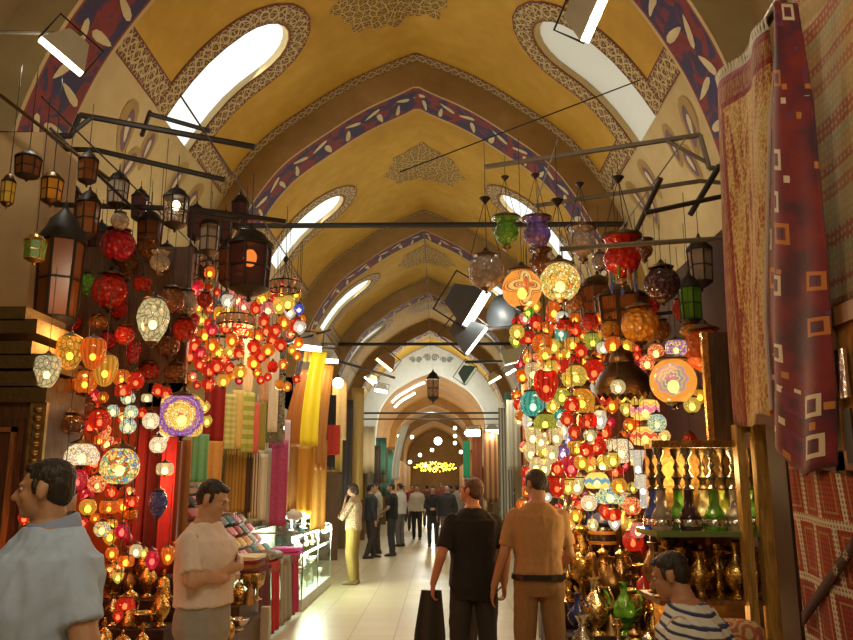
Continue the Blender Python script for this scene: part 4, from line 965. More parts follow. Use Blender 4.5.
# ------------------------------------------------------------------ brassware
PB = {}
def BP(name, prof, seg=14, **k): PB[name] = MB().lathe(prof, seg, **k).build('body', [BRASS], link=False)
BP('vase', [(.0, 0), (.16, 0), (.17, .03), (.10, .09), (.09, .14), (.22, .34), (.25, .48), (.20, .62), (.09, .78), (.08, .86), (.15, 1.), (.12, 1.)])
BP('urn', [(0, 0), (.2, 0), (.21, .04), (.12, .12), (.28, .36), (.34, .55), (.30, .72), (.16, .84), (.2, .9), (.17, .9)])
BP('candlestick', [(0, 0), (.20, 0), (.21, .04), (.11, .09), (.05, .14), (.08, .22), (.05, .28), (.04, .42), (.09, .52), (.04, .60), (.035, .78), (.10, .84), (.14, .9), (.07, .92), (.07, 1.), (.05, 1.)], 12)
BP('goblet', [(0, 0), (.22, 0), (.2, .03), (.05, .1), (.05, .4), (.10, .46), (.26, .6), (.30, .85), (.28, 1.), (.25, 1.), (.2, .62)])
BP('bowl', [(0, 0), (.22, 0), (.2, .06), (.14, .1), (.36, .26), (.46, .46), (.44, .48), (.3, .24), (.02, .16)], 18)
BP('bell', [(0, .0), (.30, 0), (.28, .05), (.20, .25), (.17, .5), (.08, .6), (.03, .64), (.05, .74), (.03, .84)])
BP('coffee_pot', [(0, 0), (.26, 0), (.28, .04), (.22, .24), (.13, .5), (.12, .6), (.18, .74), (.15, .74)])
BP('ewer', [(0, 0), (.18, 0), (.17, .03), (.08, .1), (.24, .28), (.27, .42), (.18, .58), (.07, .72), (.06, .86), (.11, .94), (.1, .94)])
BP('lidded_jar', [(0, 0), (.2, 0), (.25, .1), (.28, .32), (.22, .5), (.2, .52)])
BP('plate', [(.0, 0), (.5, .0), (.5, .03), (.34, .02), (.02, .015)], 22, M=Matrix.Rotation(radians(75), 4, 'X'))
P_LID = MB().lathe([(.19, 0), (.17, .05), (.06, .12), (.03, .15), (.05, .2), (.02, .26)], 12).build('lid', [BRASS], link=False)
P_SPOUT = MB().tube([(.2, 0, .3), (.34, 0, .42), (.40, 0, .6), (.46, 0, .66)], [.05, .04, .03, .025], 6).build('spout', [BRASS], link=False)
P_HANDLE = MB().tube([(-.12, 0, .62), (-.3, 0, .66), (-.4, 0, .5), (-.36, 0, .34), (-.22, 0, .26)], .022, 6).build('handle', [BRASS], link=False)
GOLDM = {'polished brass': BRASS, 'dark brass': metal('old dark brass', (.34, .2, .08), .35), 'copper': COPPER, 'silvered': SILVER, 'red enamelled': plain('red enamel', (.35, .02, .015), .2), 'blue enamelled': plain('blue enamel', (.02, .03, .14), .2), 'green glass': dark_glass('green'), 'pale gold': metal('pale gold', (.85, .68, .34), .22)}
def ware(kind, p, h, tone, side, group):
    t = thing('brass_' + kind if tone not in ('green glass', 'red enamelled', 'blue enamelled', 'silvered', 'copper') else tone.split()[0] + '_' + kind, None, kind.replace('_', ' '), p, R.uniform(0, 6.28) if kind != 'plate' else 0)
    m = GOLDM[tone]
    def part(nm, me, z=0):
        c = put(nm, me, t, (0, 0, z)); c.scale = (h,) * 3; setmat(c, m); return c
    part('body', PB[kind])
    if kind == 'coffee_pot': part('lid', P_LID, .72 * h); part('spout', P_SPOUT); part('handle', P_HANDLE)
    if kind == 'ewer': part('spout', P_SPOUT, .1 * h); part('handle', P_HANDLE, .16 * h)
    if kind in ('urn',): part('lid', P_LID, .88 * h)
    if kind == 'lidded_jar': part('lid', P_LID, .5 * h)
    t['group'] = group
    x, y = proj(V3(p) + V3((0, 0, h * .5)))
    AUTO.append((t, tone + ' ' + kind.replace('_', ' '), x, y, side))
    return t
TON = ['polished brass'] * 7 + ['pale gold'] * 3 + ['dark brass'] * 3 + ['copper'] * 2 + ['silvered'] * 2 + ['red enamelled', 'blue enamelled', 'green glass']
KND = ['vase', 'urn', 'candlestick', 'goblet', 'bowl', 'bell', 'coffee_pot', 'coffee_pot', 'ewer', 'lidded_jar', 'candlestick', 'vase']
# stepped stand on the hookah side
tst = thing('stepped_stand', 'dark stepped stand loaded with brassware behind the seated boy', 'stand', (1.0, 6.25, 0))
tiers = [(6.25, .30), (6.6, .50), (6.95, .69), (7.3, .86), (7.65, 1.02), (8.0, 1.16)]
for i, (y, z) in enumerate(tiers): MB().box((0, y - 6.25, 0 if i == 0 else .02), (1.5, y - 6.25 + .35, z)).build('step', cloth('dark step cloth', (.035, .014, .008)), tst, False)
for i, (y, z) in enumerate(tiers):
    x = 1.08 + .03 * (i % 2)
    while x < 2.45:
        k = R.choice(KND); h = R.uniform(.24, .36) * (1.2 if k in ('candlestick', 'vase', 'ewer') else .95) * (1 + .05 * i)
        if k == 'bowl': h *= .7
        ware(k, (x, y + .12 + R.uniform(-.03, .03), z), h, R.choice(TON), 'R', 'brassware on the stepped stand'); x += R.uniform(.105, .14) + (.03 if k in ('coffee_pot', 'bowl') else 0)
        if R.random() < .7: ware(R.choice(['goblet', 'bell', 'bowl', 'candlestick', 'vase']), (x - .07, y + .28, z), R.uniform(.16, .26), R.choice(TON), 'R', 'brassware on the stepped stand')
for i in range(12):
    x = xa + .06 + i * .058; ware(R.choice(['candlestick', 'vase', 'ewer']) if i % 3 else 'candlestick', (x, D0 + .1 + .12 * (i % 2), .96), R.uniform(.28, .36), R.choice(TON[:12]), 'R', 'brassware on the middle hookah shelf')
for i in range(11): ware(R.choice(['candlestick', 'vase', 'ewer']), (xa + .08 + i * .062, D0 + .36, .96), R.uniform(.30, .38), R.choice(TON[10:14]), 'R', 'brassware on the middle hookah shelf')
for i in range(8): ware(R.choice(['urn', 'vase', 'coffee_pot']), (xa + .08 + i * .085, D0 + .12, .48), R.uniform(.26, .36), R.choice(TON[:12]), 'R', 'brassware on the bottom hookah shelf')
# two big pieces among the brass
tb = thing('enamel_jar', 'big dark jar with navy blue lid among the brassware', 'jar', at(607, 560, 6.9) * 1)
MB().lathe([(0, 0), (.10, 0), (.13, .08), (.13, .2), (.09, .27), (.07, .28)], 16).build('body', plain('black enamel', (.02, .012, .012), .25), tb)
MB().lathe([(.10, .27), (.115, .29), (.10, .35), (.03, .39), (.0, .4)], 16).build('lid', plain('navy enamel', (.02, .03, .10), .35), tb)
for z in (.1, .19): MB().lathe([(.133, z), (.135, z), (.135, z + .03), (.133, z + .03)], 16, cap=False).build('painted_band', plain('red yellow band', (.5, .2, .04), .4), tb)
tb.location.z = 1.02; tb.location.y = 7.72; tb.location.x = 1.52
# hookahs on the glass shelf
P_HB = MB().lathe([(0, 0), (.17, 0), (.19, .03), (.19, .12), (.16, .2), (.085, .30), (.075, .46), (.085, .48)], 16).build('glass_base', [IRON], link=False)
P_HS = MB().lathe([(.08, .47), (.09, .5), (.05, .54), (.06, .6), (.1, .64), (.06, .68), (.035, .72), (.06, .77), (.03, .82), (.03, .86), (.09, .93), (.1, 1.), (.07, 1.)], 12).build('metal_stem', [SILVER], link=False)
P_HBAND = MB().lathe([(.193, .05), (.195, .06), (.19, .125), (.186, .13)], 16, cap=False).build('etched_label_band', [SILVER], link=False)
hx = [(638, 'blue', 'blue glass hookah bottle at the aisle end of the shelf'), (663, 'clear', 'clear glass hookah bottle next to the blue one'), (680, 'green', 'green glass hookah bottle next to the clear one'), (691, 'purple', 'dark purple glass hookah bottle in mid shelf'), (706, 'cream', 'pale amber glass hookah bottle next to the dark purple one'), (716, 'green', 'green glass hookah bottle between two others near the gilt posts'), (726, 'olive', 'olive green glass hookah bottle last before the first gilt post'), (737, 'clear', 'clear glass hookah bottle touching the first gilt post'), (755, 'green', 'green glass hookah bottle seen between the two gilt posts')]
for i, (px, tone, lab) in enumerate(hx):
    p = at(max(px, 660 - 6 * (i == 0)) if i else 655, 530, D0 + (.1 if i % 2 else .24)); p.z = zs
    t = thing('hookah_bottle', lab, 'hookah', p, 0, 'glass hookah bottles on the shelf'); h = .52
    for nm, me, mm in (('glass_base', P_HB, dark_glass(tone)), ('metal_stem', P_HS, metal('tarnished silver', (.38, .33, .26), .25) if i % 2 else DARKBRASS), ('etched_band', P_HBAND, SILVER)):
        c = put(nm, me, t); c.scale = (h * .74, h * .74, h); setmat(c, mm)
# ------------------------------------------------------------------ scarf side stalls
RED_D = plain('dark red stained board', (.16, .03, .012), .5); ORP = plain('orange red board', (.50, .11, .02), .5)
tag(MB().box((-3.36, 3.4, 0), (-3.31, 6.25, 2.6)).build('stall_backboard', RED_D, smooth=False), 'dark red backboard of the lamp stall behind the blue-shirted man', 'board')
tag(MB().box((2.6, 5.0, 0), (2.7, 9.3, 3.95)).build('stall_backboard', plain('dark brown board', (.05, .02, .01), .9), smooth=False), 'dark brown backboard behind the brass stall lamps', 'board')
tag(MB().box((1.35, 9.2, 0), (2.6, 9.3, 3.2)).build('stall_partition', plain('dark red partition', (.12, .03, .015), .5), smooth=False), 'dark partition closing the far end of the brass stall', 'board')
tp = thing('stall_partition', 'orange red panelled partition with black post behind the hanging lamps', 'board', (-2.8, 6.7, 0))
x1 = at(134, 500, 6.7).x + 2.8
MB().box((-.5, 0, 0), (x1, .05, 2.3)).build('panel', ORP, tp, False)
MB().box((x1, -.03, 0), (x1 + .05, .06, 2.5)).build('post', IRON, tp, False)
MB().box((x1 + .05, 0, 0), (x1 + .36, .05, 2.5)).build('side_board', RED_D, tp, False)
MB().box((-.5, .0, 2.3), (x1 + .36, .05, 3.7)).build('upper_shade_board', WOODD, tp, False)  # dark sheet put in for the dimness behind the upper lamps
def drape(px0, px1, py0, py1, d, m, label, name='hanging_scarf', cat='scarf', group=None, folds=2, amp=.009, taper=0., fringe=None, sway=0.):
    a, b = at(px0, py0, d), at(px1, py0, d); zb = at((px0 + px1) / 2, py1, d).z
    w = b.x - a.x; xc = (a.x + b.x) / 2; o = V3((xc, d, zb)); h = a.z - zb
    t = thing(name, label, cat, o, 0, group)
    ph = R.uniform(0, 6)
    sheet(lambda u, v: V3(((u - .5) * w * (1 - taper * (1 - v)) + sway * (1 - v) ** 2, amp * sin(u * folds * 2 * pi + ph) * (.4 + .6 * v) + (u - .5) * .1, h * (1 - v))), 20, 14, 'cloth', m, t, .006)
    if fringe:
        q = MB()
        for i in range(max(5, int(w / .02))):
            u = i / max(4, int(w / .02) - 1); q.tube([((u - .5) * w, amp * sin(u * folds * 2 * pi + ph) + (u - .5) * .1, .0), ((u - .5) * w, amp * sin(u * folds * 2 * pi + ph) + (u - .5) * .1, -.06)], .004, 4)
        q.build('fringe', fringe, t)
    return t
CL = lambda n, c: cloth(n, c)
@cached
def stripes(name, c1, c2, n, ax):
    s = NT(name); uv = s.uv(); u, v = s.sep(uv)[:2]
    w = s.math('SINE', s.math('MULTIPLY', u if ax == 0 else v, n))
    return s.done(s.bsdf(s.mix(s.math('GREATER_THAN', w, .1), c1, c2), .85))
@cached
def paisley_o(name, c1, c2, sc):
    s = NT(name + ' print'); d = s.vor(s.obj(), sc); e = s.math('SINE', s.math('MULTIPLY', d, 22.))
    return s.done(s.bsdf(s.mix(s.math('GREATER_THAN', e, .2), c1, c2), .8))
@cached
def paisley(name, c1, c2, sc):
    s = NT(name); uv = s.map(s.uv(), (1, 3.5, 1))
    d = s.vor(uv, sc); e = s.math('SINE', s.math('MULTIPLY', d, 26.))
    return s.done(s.bsdf(s.mix(s.math('GREATER_THAN', e, .2), c1, c2), .8))
rod('scarf_rail', at(150, 385, 7.6), at(330, 330, 11), .015, IRON, 'long rail from which the scarves hang', 'rail')
LG = (.30, .40, .10)
for a in ((142, 152, 425, 560, 6.45, CL('deep red cloth', (.26, .012, .012)), 'dark red curtain strip just beside the black post'), (153, 166, 425, 560, 6.5, CL('dark red curtain cloth', (.17, .01, .012)), 'darker red curtain behind the navy egg lamp'), (166, 176, 430, 575, 6.4, CL('bright red curtain cloth', (.42, .015, .02)), 'bright red curtain strip beyond the navy egg lamp'), (176, 190, 440, 560, 7.2, CL('brown curtain cloth', (.20, .09, .03)), 'brown curtain beside the pink-shirted man')):
    drape(*a, name='stall_curtain', cat='curtain', group='curtains of the lamp stall')
for a in ((207, 225, 385, 441, 8.6, CL('wine red cloth', (.22, .008, .012)), 'wine red scarf under the red star lamps'),
          (195, 208, 434, 482, 8.2, CL('sea green cloth', (.10, .34, .20)), 'sea green scarf above the pink-shirted man'),
          (208, 222, 441, 482, 8.5, CL('tan gold cloth', (.45, .28, .08)), 'tan gold scarf beneath the wine red one'),
          (225, 235, 394, 449, 8.7, stripes('pale green woven', (.34, .46, .16), (.5, .55, .25), 60., 1), 'pale green scarf beside the wine red scarf'),
          (234, 243, 390, 449, 8.9, CL('butter yellow cloth', (.55, .46, .16)), 'butter yellow scarf between two green ones'),
          (243, 254, 392, 452, 9.0, stripes('green yellow woven', (.28, .36, .05), (.45, .50, .18), 40., 1), 'green and yellow woven scarf'),
          (252, 259, 402, 453, 9.2, CL('coral cloth', (.62, .13, .10)), 'narrow coral pink scarf'),
          (258, 266, 402, 450, 9.4, CL('moss cloth', (.28, .26, .05)), 'moss green scarf next to the coral one'),
          (246, 254, 338, 396, 9.0, CL('cream cloth', (.60, .45, .25)), 'cream scarf hung high among the red lamps'),
          (262, 269, 355, 402, 9.6, CL('salmon cloth', (.58, .34, .2)), 'salmon scarf hung high beside the white lace one'),
          (266, 286, 345, 443, 10.0, paisley('black lace pattern', (.02, .02, .02), (.5, .5, .38), 7.), 'long black scarf with pale tassel pattern'),
          (272, 280, 333, 432, 9.7, CL('white lace cloth', (.72, .68, .55)), 'long white lace scarf over the black one'),
          (227, 246, 450, 512, 9.5, stripes('gold stripe cloth', (.42, .26, .05), (.30, .17, .03), 40., 0), 'wide gold striped cloth hanging behind the pink-shirted man'),
          (245, 252, 450, 512, 9.8, CL('dark brown cloth', (.07, .03, .015)), 'dark brown scarf beside the gold striped cloth'),
          (251, 260, 452, 518, 9.9, stripes('white brown stripe', (.66, .62, .48), (.2, .1, .05), 26., 0), 'white scarf with brown stripes'),
          (259, 267, 454, 520, 10.1, CL('white cotton', (.72, .70, .60)), 'plain white scarf hanging to the folded pile'),
          (266, 271, 448, 525, 10.3, CL('grey cotton', (.40, .38, .33)), 'narrow grey scarf beside the magenta one'),
          (270, 288, 440, 526, 10.6, paisley('magenta paisley', (.42, .02, .16), (.58, .15, .28), 9.), 'magenta patterned scarf near the white hats'),
          (286, 290, 420, 472, 10.8, CL('pale pink cotton', (.68, .52, .55)), 'thin pale pink scarf over the magenta one')):
    drape(*a, group='scarves hanging in the textile stall', fringe=a[5] if a[1] - a[0] > 8 else None)
SHEENY = lambda n, c: NTsatin(n, c)
@cached
def satin(name, c):
    s = NT(name); nz = s.noise(s.map(s.obj(), (6, 6, .6)), 3, 3)
    return s.done(s.bsdf(s.mix(nz, tuple(v * .78 for v in c), c), .4, 0))
drape(303, 320, 352, 446, 11.2, satin('lemon yellow satin', (1., .80, .02)), 'bright lemon yellow satin cloth hanging high by the flood lamps', 'hanging_cloth', 'cloth', folds=2, taper=.2, sway=.12)
drape(304, 322, 330, 362, 11.5, satin('golden satin knot', (.62, .34, .03)), 'golden knotted end of cloth above the lemon yellow satin', 'hanging_cloth', 'cloth', folds=3, taper=.5, sway=.05)
drape(286, 304, 370, 446, 11.6, satin('rust satin', (.42, .13, .02)), 'rust brown cloth beside the lemon yellow satin', 'hanging_cloth', 'cloth', taper=.3, sway=.2)
drape(318, 327, 365, 470, 11.8, satin('amber satin', (.50, .20, .03)), 'amber brown cloth on the aisle side of the lemon satin', 'hanging_cloth', 'cloth', sway=.1)
drape(288, 299, 446, 512, 11.9, CL('bronze cloth', (.34, .15, .03)), 'bronze cloth hanging behind the white hats', 'hanging_cloth', 'cloth')
drape(299, 313, 446, 514, 11.9, satin('orange gold satin', (.62, .28, .02)), 'orange gold cloth below the lemon yellow satin', 'hanging_cloth', 'cloth')
drape(313, 327, 440, 530, 12.3, paisley('amber paisley', (.40, .16, .02), (.55, .30, .05), 8.), 'amber patterned cloth near the woman in olive trousers', 'hanging_cloth', 'cloth')
drape(327, 336, 395, 470, 12.8, CL('black cloth', (.025, .018, .015)), 'black hanging garment beyond the amber cloths', 'hanging_garment', 'garment')
drape(333, 347, 380, 440, 13.4, CL('tan bag cloth', (.40, .26, .12)), 'tan garment lit by the round bulb', 'hanging_garment', 'garment')
drape(328, 340, 425, 455, 12.6, CL('scarlet bag cloth', (.5, .04, .03)), 'small scarlet bag hanging by the black garment', 'hanging_bag', 'bag')
drape(352, 364, 388, 500, 15.2, satin('old gold brocade', (.36, .22, .05)), 'tall old gold brocade panel above the dark-suited man', 'hanging_cloth', 'cloth')
drape(344, 353, 400, 520, 15.0, CL('very dark cloth', (.03, .02, .015)), 'dark panel beside the old gold brocade', 'hanging_cloth', 'cloth')
# table with folded textiles and its hanging skirts
tt = thing('textile_table', 'low trestle table covered by hanging cloth and folded scarves', 'table', (-2.4, 9.8, 0))
MB().box((-.5, -1.2, .70), (.55, 1.3, .76)).build('table_top', WOODM, tt, False)
for x in (-.42, .45):
    for y in (-1.1, 1.2): MB().box((x - .03, y - .03, 0), (x + .03, y + .03, .7)).build('leg', WOODM, tt, False)
def skirt(y0, y1, m, label):
    o = V3((-1.84, (y0 + y1) / 2, .04)); t = thing('table_skirt', label, 'cloth', o, 0, 'cloths hanging over the table edge')
    sheet(lambda u, v: V3((-.02 + .03 * v + .015 * sin(u * 12), (u - .5) * (y1 - y0), .76 - v * .74)), 14, 10, 'cloth', m, t, .006)
    MB().box((-.40, -(y1 - y0) / 2, .73), (-.02, (y1 - y0) / 2, .755)).build('top_fold', m, t, False)
skirt(8.55, 9.2, CL('maroon cloth', (.12, .012, .015)), 'maroon cloth over the table edge beside the brass pile')
skirt(9.22, 9.7, CL('scarlet cloth', (.48, .012, .015)), 'scarlet cloth over the table edge next to the maroon one')
skirt(9.72, 10.5, stripes('grey beige cloth', (.30, .26, .20), (.38, .34, .26), 30., 0), 'grey beige cloth over the table edge')
skirt(10.52, 11.0, CL('raspberry cloth', (.50, .02, .10)), 'raspberry cloth over the table edge next to the glass showcase')
def folded(p, sz, m, label=None, rz=0., group=None, tilt=0., desc=None):
    t = thing('folded_scarf', label, 'scarf', p, rz, group)
    b = MB()
    for k in range(2):
        n = 14; rs = []
        for y in (-.5, -.46, .46, .5):
            q = 1 if abs(y) < .48 else .86; rs.append([V3((sz[0] * .5 * q * (abs(cos(a)) ** .5) * (1 if cos(a) > 0 else -1), sz[1] * y, sz[2] * (.25 + .5 * k) + sz[2] * .25 * q * (abs(sin(a)) ** .5) * (1 if sin(a) > 0 else -1))) for a in [2 * pi * i / n for i in range(n)]])
        b.rings(rs)
    c = b.build('folds', m, t); c.rotation_euler = (0, tilt, 0)
    if desc: x, y = proj(p); AUTO.append((t, desc, x, y, 'L'))
    return t
SC_T = [('ivory', (.66, .58, .42)), ('orange', (.62, .22, .03)), ('wine red', (.28, .02, .03)), ('olive', (.28, .26, .06)), ('rose', (.55, .16, .18)), ('teal', (.05, .22, .20)), ('brown', (.22, .10, .04)), ('gold', (.52, .34, .06)), ('black', (.03, .025, .02)), ('grey', (.3, .28, .25)), ('blue', (.08, .12, .3)), ('pink', (.62, .25, .35))]
for i, z in enumerate((.76, .80, .84, .88)):
    n, c = (('wine red', (.36, .02, .03)), ('olive gold', (.36, .25, .04)), ('wine red', (.30, .02, .05)), ('ivory', (.75, .68, .46)))[i]
    folded((-2.08, 8.9, z), (.36, .5, .04), CL(n + ' folded scarf', c), ('lowest', 'second', 'third', 'top ivory')[i] + ' folded scarf of the stack on the table beside the brass pile', group='stack at the table corner')
tr2 = thing('patterned_bundle', 'dark patterned bundle of cloth on the table edge', 'bundle', (-2.08, 9.75, .76))
MB().rings([[V3((.2 * q * cos(a), y, .07 + .07 * q * sin(a))) for a in [2 * pi * i / 14 for i in range(14)]] for y, q in ((-.42, .3), (-.38, .9), (0, 1.05), (.38, .9), (.42, .3))]).build('bundle', paisley_o('black gold paisley', (.06, .04, .03), (.36, .28, .14), 14.), tr2)
ds = thing('scarf_rack', 'sloping display board carrying rows of folded scarves', 'display', (-2.6, 9.8, .76))
MB().add([(-.45, -1.0, .0), (.35, -1.0, 0), (-.45, -1.0, .86), (-.45, 1.2, 0), (.35, 1.2, 0), (-.45, 1.2, .86)], [(0, 1, 2), (3, 5, 4), (0, 3, 4, 1), (1, 4, 5, 2), (0, 2, 5, 3)]).build('sloping_board', WOODM, ds, False)
for r_ in range(7):
    for c_ in range(7):
        f = (r_ + .5) / 7; p = V3((-2.6 + .35 - .80 * f + .02, 8.95 + c_ * .3 + R.uniform(-.02, .02), .76 + .86 * f + .01))
        n, col = R.choice(SC_T); folded(p, (.12, .26, .07), (paisley_o(n + ' paisley cloth', col, tuple(min(1, v * 1.7 + .08) for v in col), 16.) if R.random() < .6 else CL(n + ' folded cloth', col)), None, 0, 'folded scarves on the sloping display', .8, n + ' folded scarf')
folded((-2.0, 10.8, .76), (.4, .4, .10), CL('neon pink cloth', (.75, .10, .45)), 'bright pink folded cloth lying against the glass showcase')
folded((-2.85, 8.95, 1.56), (.3, .34, .16), CL('tan wool', (.40, .20, .07)), 'thick tan blanket folded atop the scarf display')
# brass on the scarf side
tl = thing('stepped_stand', 'low dark stepped stand of brassware between the two men in shirts', 'stand', (-2.6, 5.3, 0))
for i, (y, z) in enumerate(((5.3, .56), (5.65, .70), (6.0, .84), (6.32, .96))):
    MB().box((.12, y - 5.3, 0), (.75, y - 5.3 + .33, z)).build('step', cloth('dark step cloth', (.035, .014, .008)), tl, False)
    x = -2.40
    while x < -1.9:
        k = R.choice(KND); h = R.uniform(.20, .31) * (.7 if k == 'bowl' else 1)
        ware(k, (x, y + .15 + R.uniform(-.04, .04), z), h, R.choice(TON[:14]), 'L', 'brassware on the low stepped stand'); x += R.uniform(.10, .135)
tl = thing('display_crate', 'dark crate heaped with small brass pieces before the textile table', 'crate', (-2.0, 7.62, 0))
MB().box((-.4, -.75, 0), (.28, .75, .42)).build('crate_box', WOODD, tl, False)
MB().box((-.4, -.05, .42), (.2, .75, .58)).build('inner_step', WOODD, tl, False)
for r_ in range(4):
    for c_ in range(7):
        y = 6.98 + r_ * .36; z = .42 if y < 7.57 else .58
        k = R.choice(['bell', 'goblet', 'bowl', 'coffee_pot', 'candlestick', 'urn', 'lidded_jar']); ware(k, (-2.32 + c_ * .095, y + R.uniform(-.05, .05), z), R.uniform(.17, .27), R.choice(['polished brass', 'pale gold', 'polished brass', 'silvered', 'dark brass']), 'L', 'small brass pieces on the crate')
# white trestle rail post beside the brass crate
tag(MB().box((-1.72, 8.1, 0), (-1.64, 8.2, .5)).build('white_box', plain('grey white card', (.5, .46, .36)), smooth=False), 'grey white box standing at the foot of the maroon cloth', 'box')
# dark carved cupboard at the edge
tc = thing('carved_cupboard', 'dark carved cupboard with gilt cornice behind the blue-shirted man', 'cupboard', (-2.80, 4.9, 0))
MB().box((-.5, 0, 0), (.40, .5, 2.15)).build('body', WOODD, tc, False)
MB().box((-.45, -.02, 1.2), (.27, .0, 2.05)).build('door', wood('reddish dark wood', (.08, .028, .012)), tc, False)
m = MB()
for x in (-.02, .2): m.box((x, -.04, 1.25), (x + .03, -.02, 2.0))
for z in (1.25, 1.97): m.box((-.02, -.04, z), (.23, -.02, z + .03))
m.build('door_moulding', WOODM, tc, False)
m = MB().box((.30, -.03, 0), (.40, 0, 2.15))
for k in range(40): m.ell((.35, -.035, .08 + k * .052), (.03, .015, .022), 8, 5)
m.build('gilt_edge', metal('dull gilt', (.45, .32, .12), .4), tc)
m = MB()
for k, (w, z) in enumerate(((.40, 2.15), (.33, 2.25), (.36, 2.36), (.28, 2.44), (.30, 2.58), (.22, 2.66))): m.box((-.55, -.05 + .0 * k, z), (w, .5, z + .09))
m.build('cornice', metal('dull gilt cornice', (.20, .14, .06), .55), tc, False)
# ------------------------------------------------------------------ glass showcase with white porcelain
@cached
def clearglass(n_):
    s = NT('clear showcase glass')
    tr = s.n('BsdfTransparent', {'Color': (.93, .97, .93, 1)}).outputs[0]
    return s.done(s.n('MixShader', {0: .08, 1: tr, 2: s.n('BsdfGlossy', {'Roughness': .03}).outputs[0]}).outputs[0])
GL = clearglass('a')
tv = thing('glass_showcase', 'lit glass showcase of white porcelain in front of the woman in olive trousers', 'showcase', (-2.35, 12.75, 0))
MB().box((-.5, -1.45, 0), (.5, 1.45, .14)).build('plinth', plain('white plinth', (.72, .72, .66)), tv, False)
for z in (.42, .70): MB().box((-.48, -1.43, z), (.48, 1.43, z + .012)).build('glass_shelf', GL, tv, False)
MB().box((-.5, -1.45, 1.0), (.5, 1.45, 1.02)).build('glass_top', GL, tv, False)
MB().box((.49, -1.45, .14), (.50, 1.45, 1.0)).build('glass_front', GL, tv, False)
for y in (-1.45, 1.44): MB().box((-.5, y, .14), (.5, y + .01, 1.0)).build('glass_end', GL, tv, False)
m = MB()
for x in (-.5, .485):
    for y in (-1.45, -.02, 1.435): m.box((x, y, .14), (x + .015, y + .015, 1.02))
for y in (-1.45, 1.435): m.box((-.5, y, 1.0), (.5, y + .015, 1.022))
for x in (-.5, .485): m.box((x, -1.45, 1.0), (x + .015, 1.45, 1.022))
m.build('metal_frame', SILVER, tv, False)
MB().box((-.48, -1.4, .15), (-.46, 1.4, .98)).build('white_back', plain('white backing', (.75, .78, .70)), tv, False)
for z in (.97, .69): MB().box((.38, -1.4, z - .02), (.42, 1.4, z)).build('light_tube', emit('showcase tube', (.95, 1., .86), 9.), tv, False)
PORC = plain('white porcelain', (.80, .80, .74), .15)
GILTP = plain('gilt rimmed porcelain', (.62, .52, .3), .2)
for zi, z in enumerate((.145, .435, .715)):
    for k in range(9):
        kind = R.choice(['bowl', 'vase', 'lidded_jar', 'goblet', 'plate']); y = 11.5 + k * .31; x = -2.05 + R.uniform(-.06, .06)
        t = thing('porcelain_' + kind, None, kind.replace('_', ' '), (x, y, z + (.02 if kind == 'plate' else .0)), 0, 'porcelain in the glass showcase'); h = R.uniform(.14, .2) * (1.1 if kind != 'bowl' else .8)
        if kind == 'plate': h = .2; t.location.z += .1; t.rotation_euler = (0, 0, pi / 2)
        c = put('body', PB[kind], t); c.scale = (h,) * 3; setmat(c, R.choice([PORC, PORC, GILTP]))
        x_, y_ = proj(t.location); AUTO.append((t, ('white' if c.material_slots[0].material == PORC else 'gilt') + ' porcelain ' + kind.replace('_', ' '), x_, y_, 'L'))
# fluffy white hats on little stands
FUR = plain('white fur', (.80, .80, .70), .95)
for i, (px, py, d, s_) in enumerate(((289, 521, 11.7, .17), (297, 514, 12.2, .18), (305, 523, 12.6, .15), (310, 512, 13.0, .15), (317, 510, 13.5, .16), (283, 527, 11.45, .13))):
    d = 11.5 + .46 * i; p = V3((-2.02 - .12 * (i % 2), d, 0)); z0 = 1.02; s_ *= .62
    t = thing('fur_hat', ('first', 'second', 'third', 'fourth', 'fifth', 'smallest')[i] + ' fluffy white fur hat on the showcase top' + (', counted from the table' if i < 5 else ', beside the pink cloth'), 'hat', (p.x, d, z0), 0, 'white fur hats on the glass showcase')
    MB().lathe([(.05, 0), (.05, .01), (.015, .02), (.015, .12), (.05, .16)], 10).build('hat_stand', plain('pale blue stand', (.4, .5, .55)), t)
    b = MB(); b.ell((0, 0, .16 + s_ * .55), (s_, s_, s_ * .75), 22, 14)
    b.v = [tuple(V3(v) + (V3(v) - V3((0, 0, .16 + s_ * .5))).normalized() * .03 * noise.noise(V3(v) * 28)) for v in b.v]
    b.build('fur_crown', FUR, t)
# ------------------------------------------------------------------ people
def frame(a, b, hint=None):
    t = (b - a).normalized(); u = (hint or V3((1, 0, 0))); u = u - t * u.dot(t)
    if u.length < .05: u = V3((0, 1, 0)) - t * t.y
    u.normalize(); return t, u, t.cross(u)
def cap(mb, a, b, ra, rb, flat=1., n=12, hint=None, e0=True, e1=True):
    a, b = V3(a), V3(b); t, u, w = frame(a, b, hint); rs = []
    def ring(c, r): return [c + u * (r * cos(2 * pi * k / n)) + w * (r * flat * sin(2 * pi * k / n)) for k in range(n)]
    if e0:
        for q in (1.4, 1.0, .5): rs.append(ring(a - t * ra * sin(q), max(ra * cos(q), .001)))
    for f in (0, .33, .66, 1): rs.append(ring(a.lerp(b, f), ra + (rb - ra) * f))
    if e1:
        for q in (.5, 1.0, 1.4): rs.append(ring(b + t * rb * sin(q), max(rb * cos(q), .001)))
    mb.rings(rs)
def sect(mb, secs, n=22, ex=2.5):
    rs = []
    for c, hw, hd, a in secs:
        r_, f_ = V3((cos(a), sin(a), 0)), V3((-sin(a), cos(a), 0)); ring = []
        for k in range(n):
            t = 2 * pi * k / n; x, y = cos(t), sin(t); q = (abs(x) ** ex + abs(y) ** ex) ** (-1 / ex)
            ring.append(V3(c) + r_ * (hw * q * x) + f_ * (hd * q * y))
        rs.append(ring)
    mb.rings(rs)
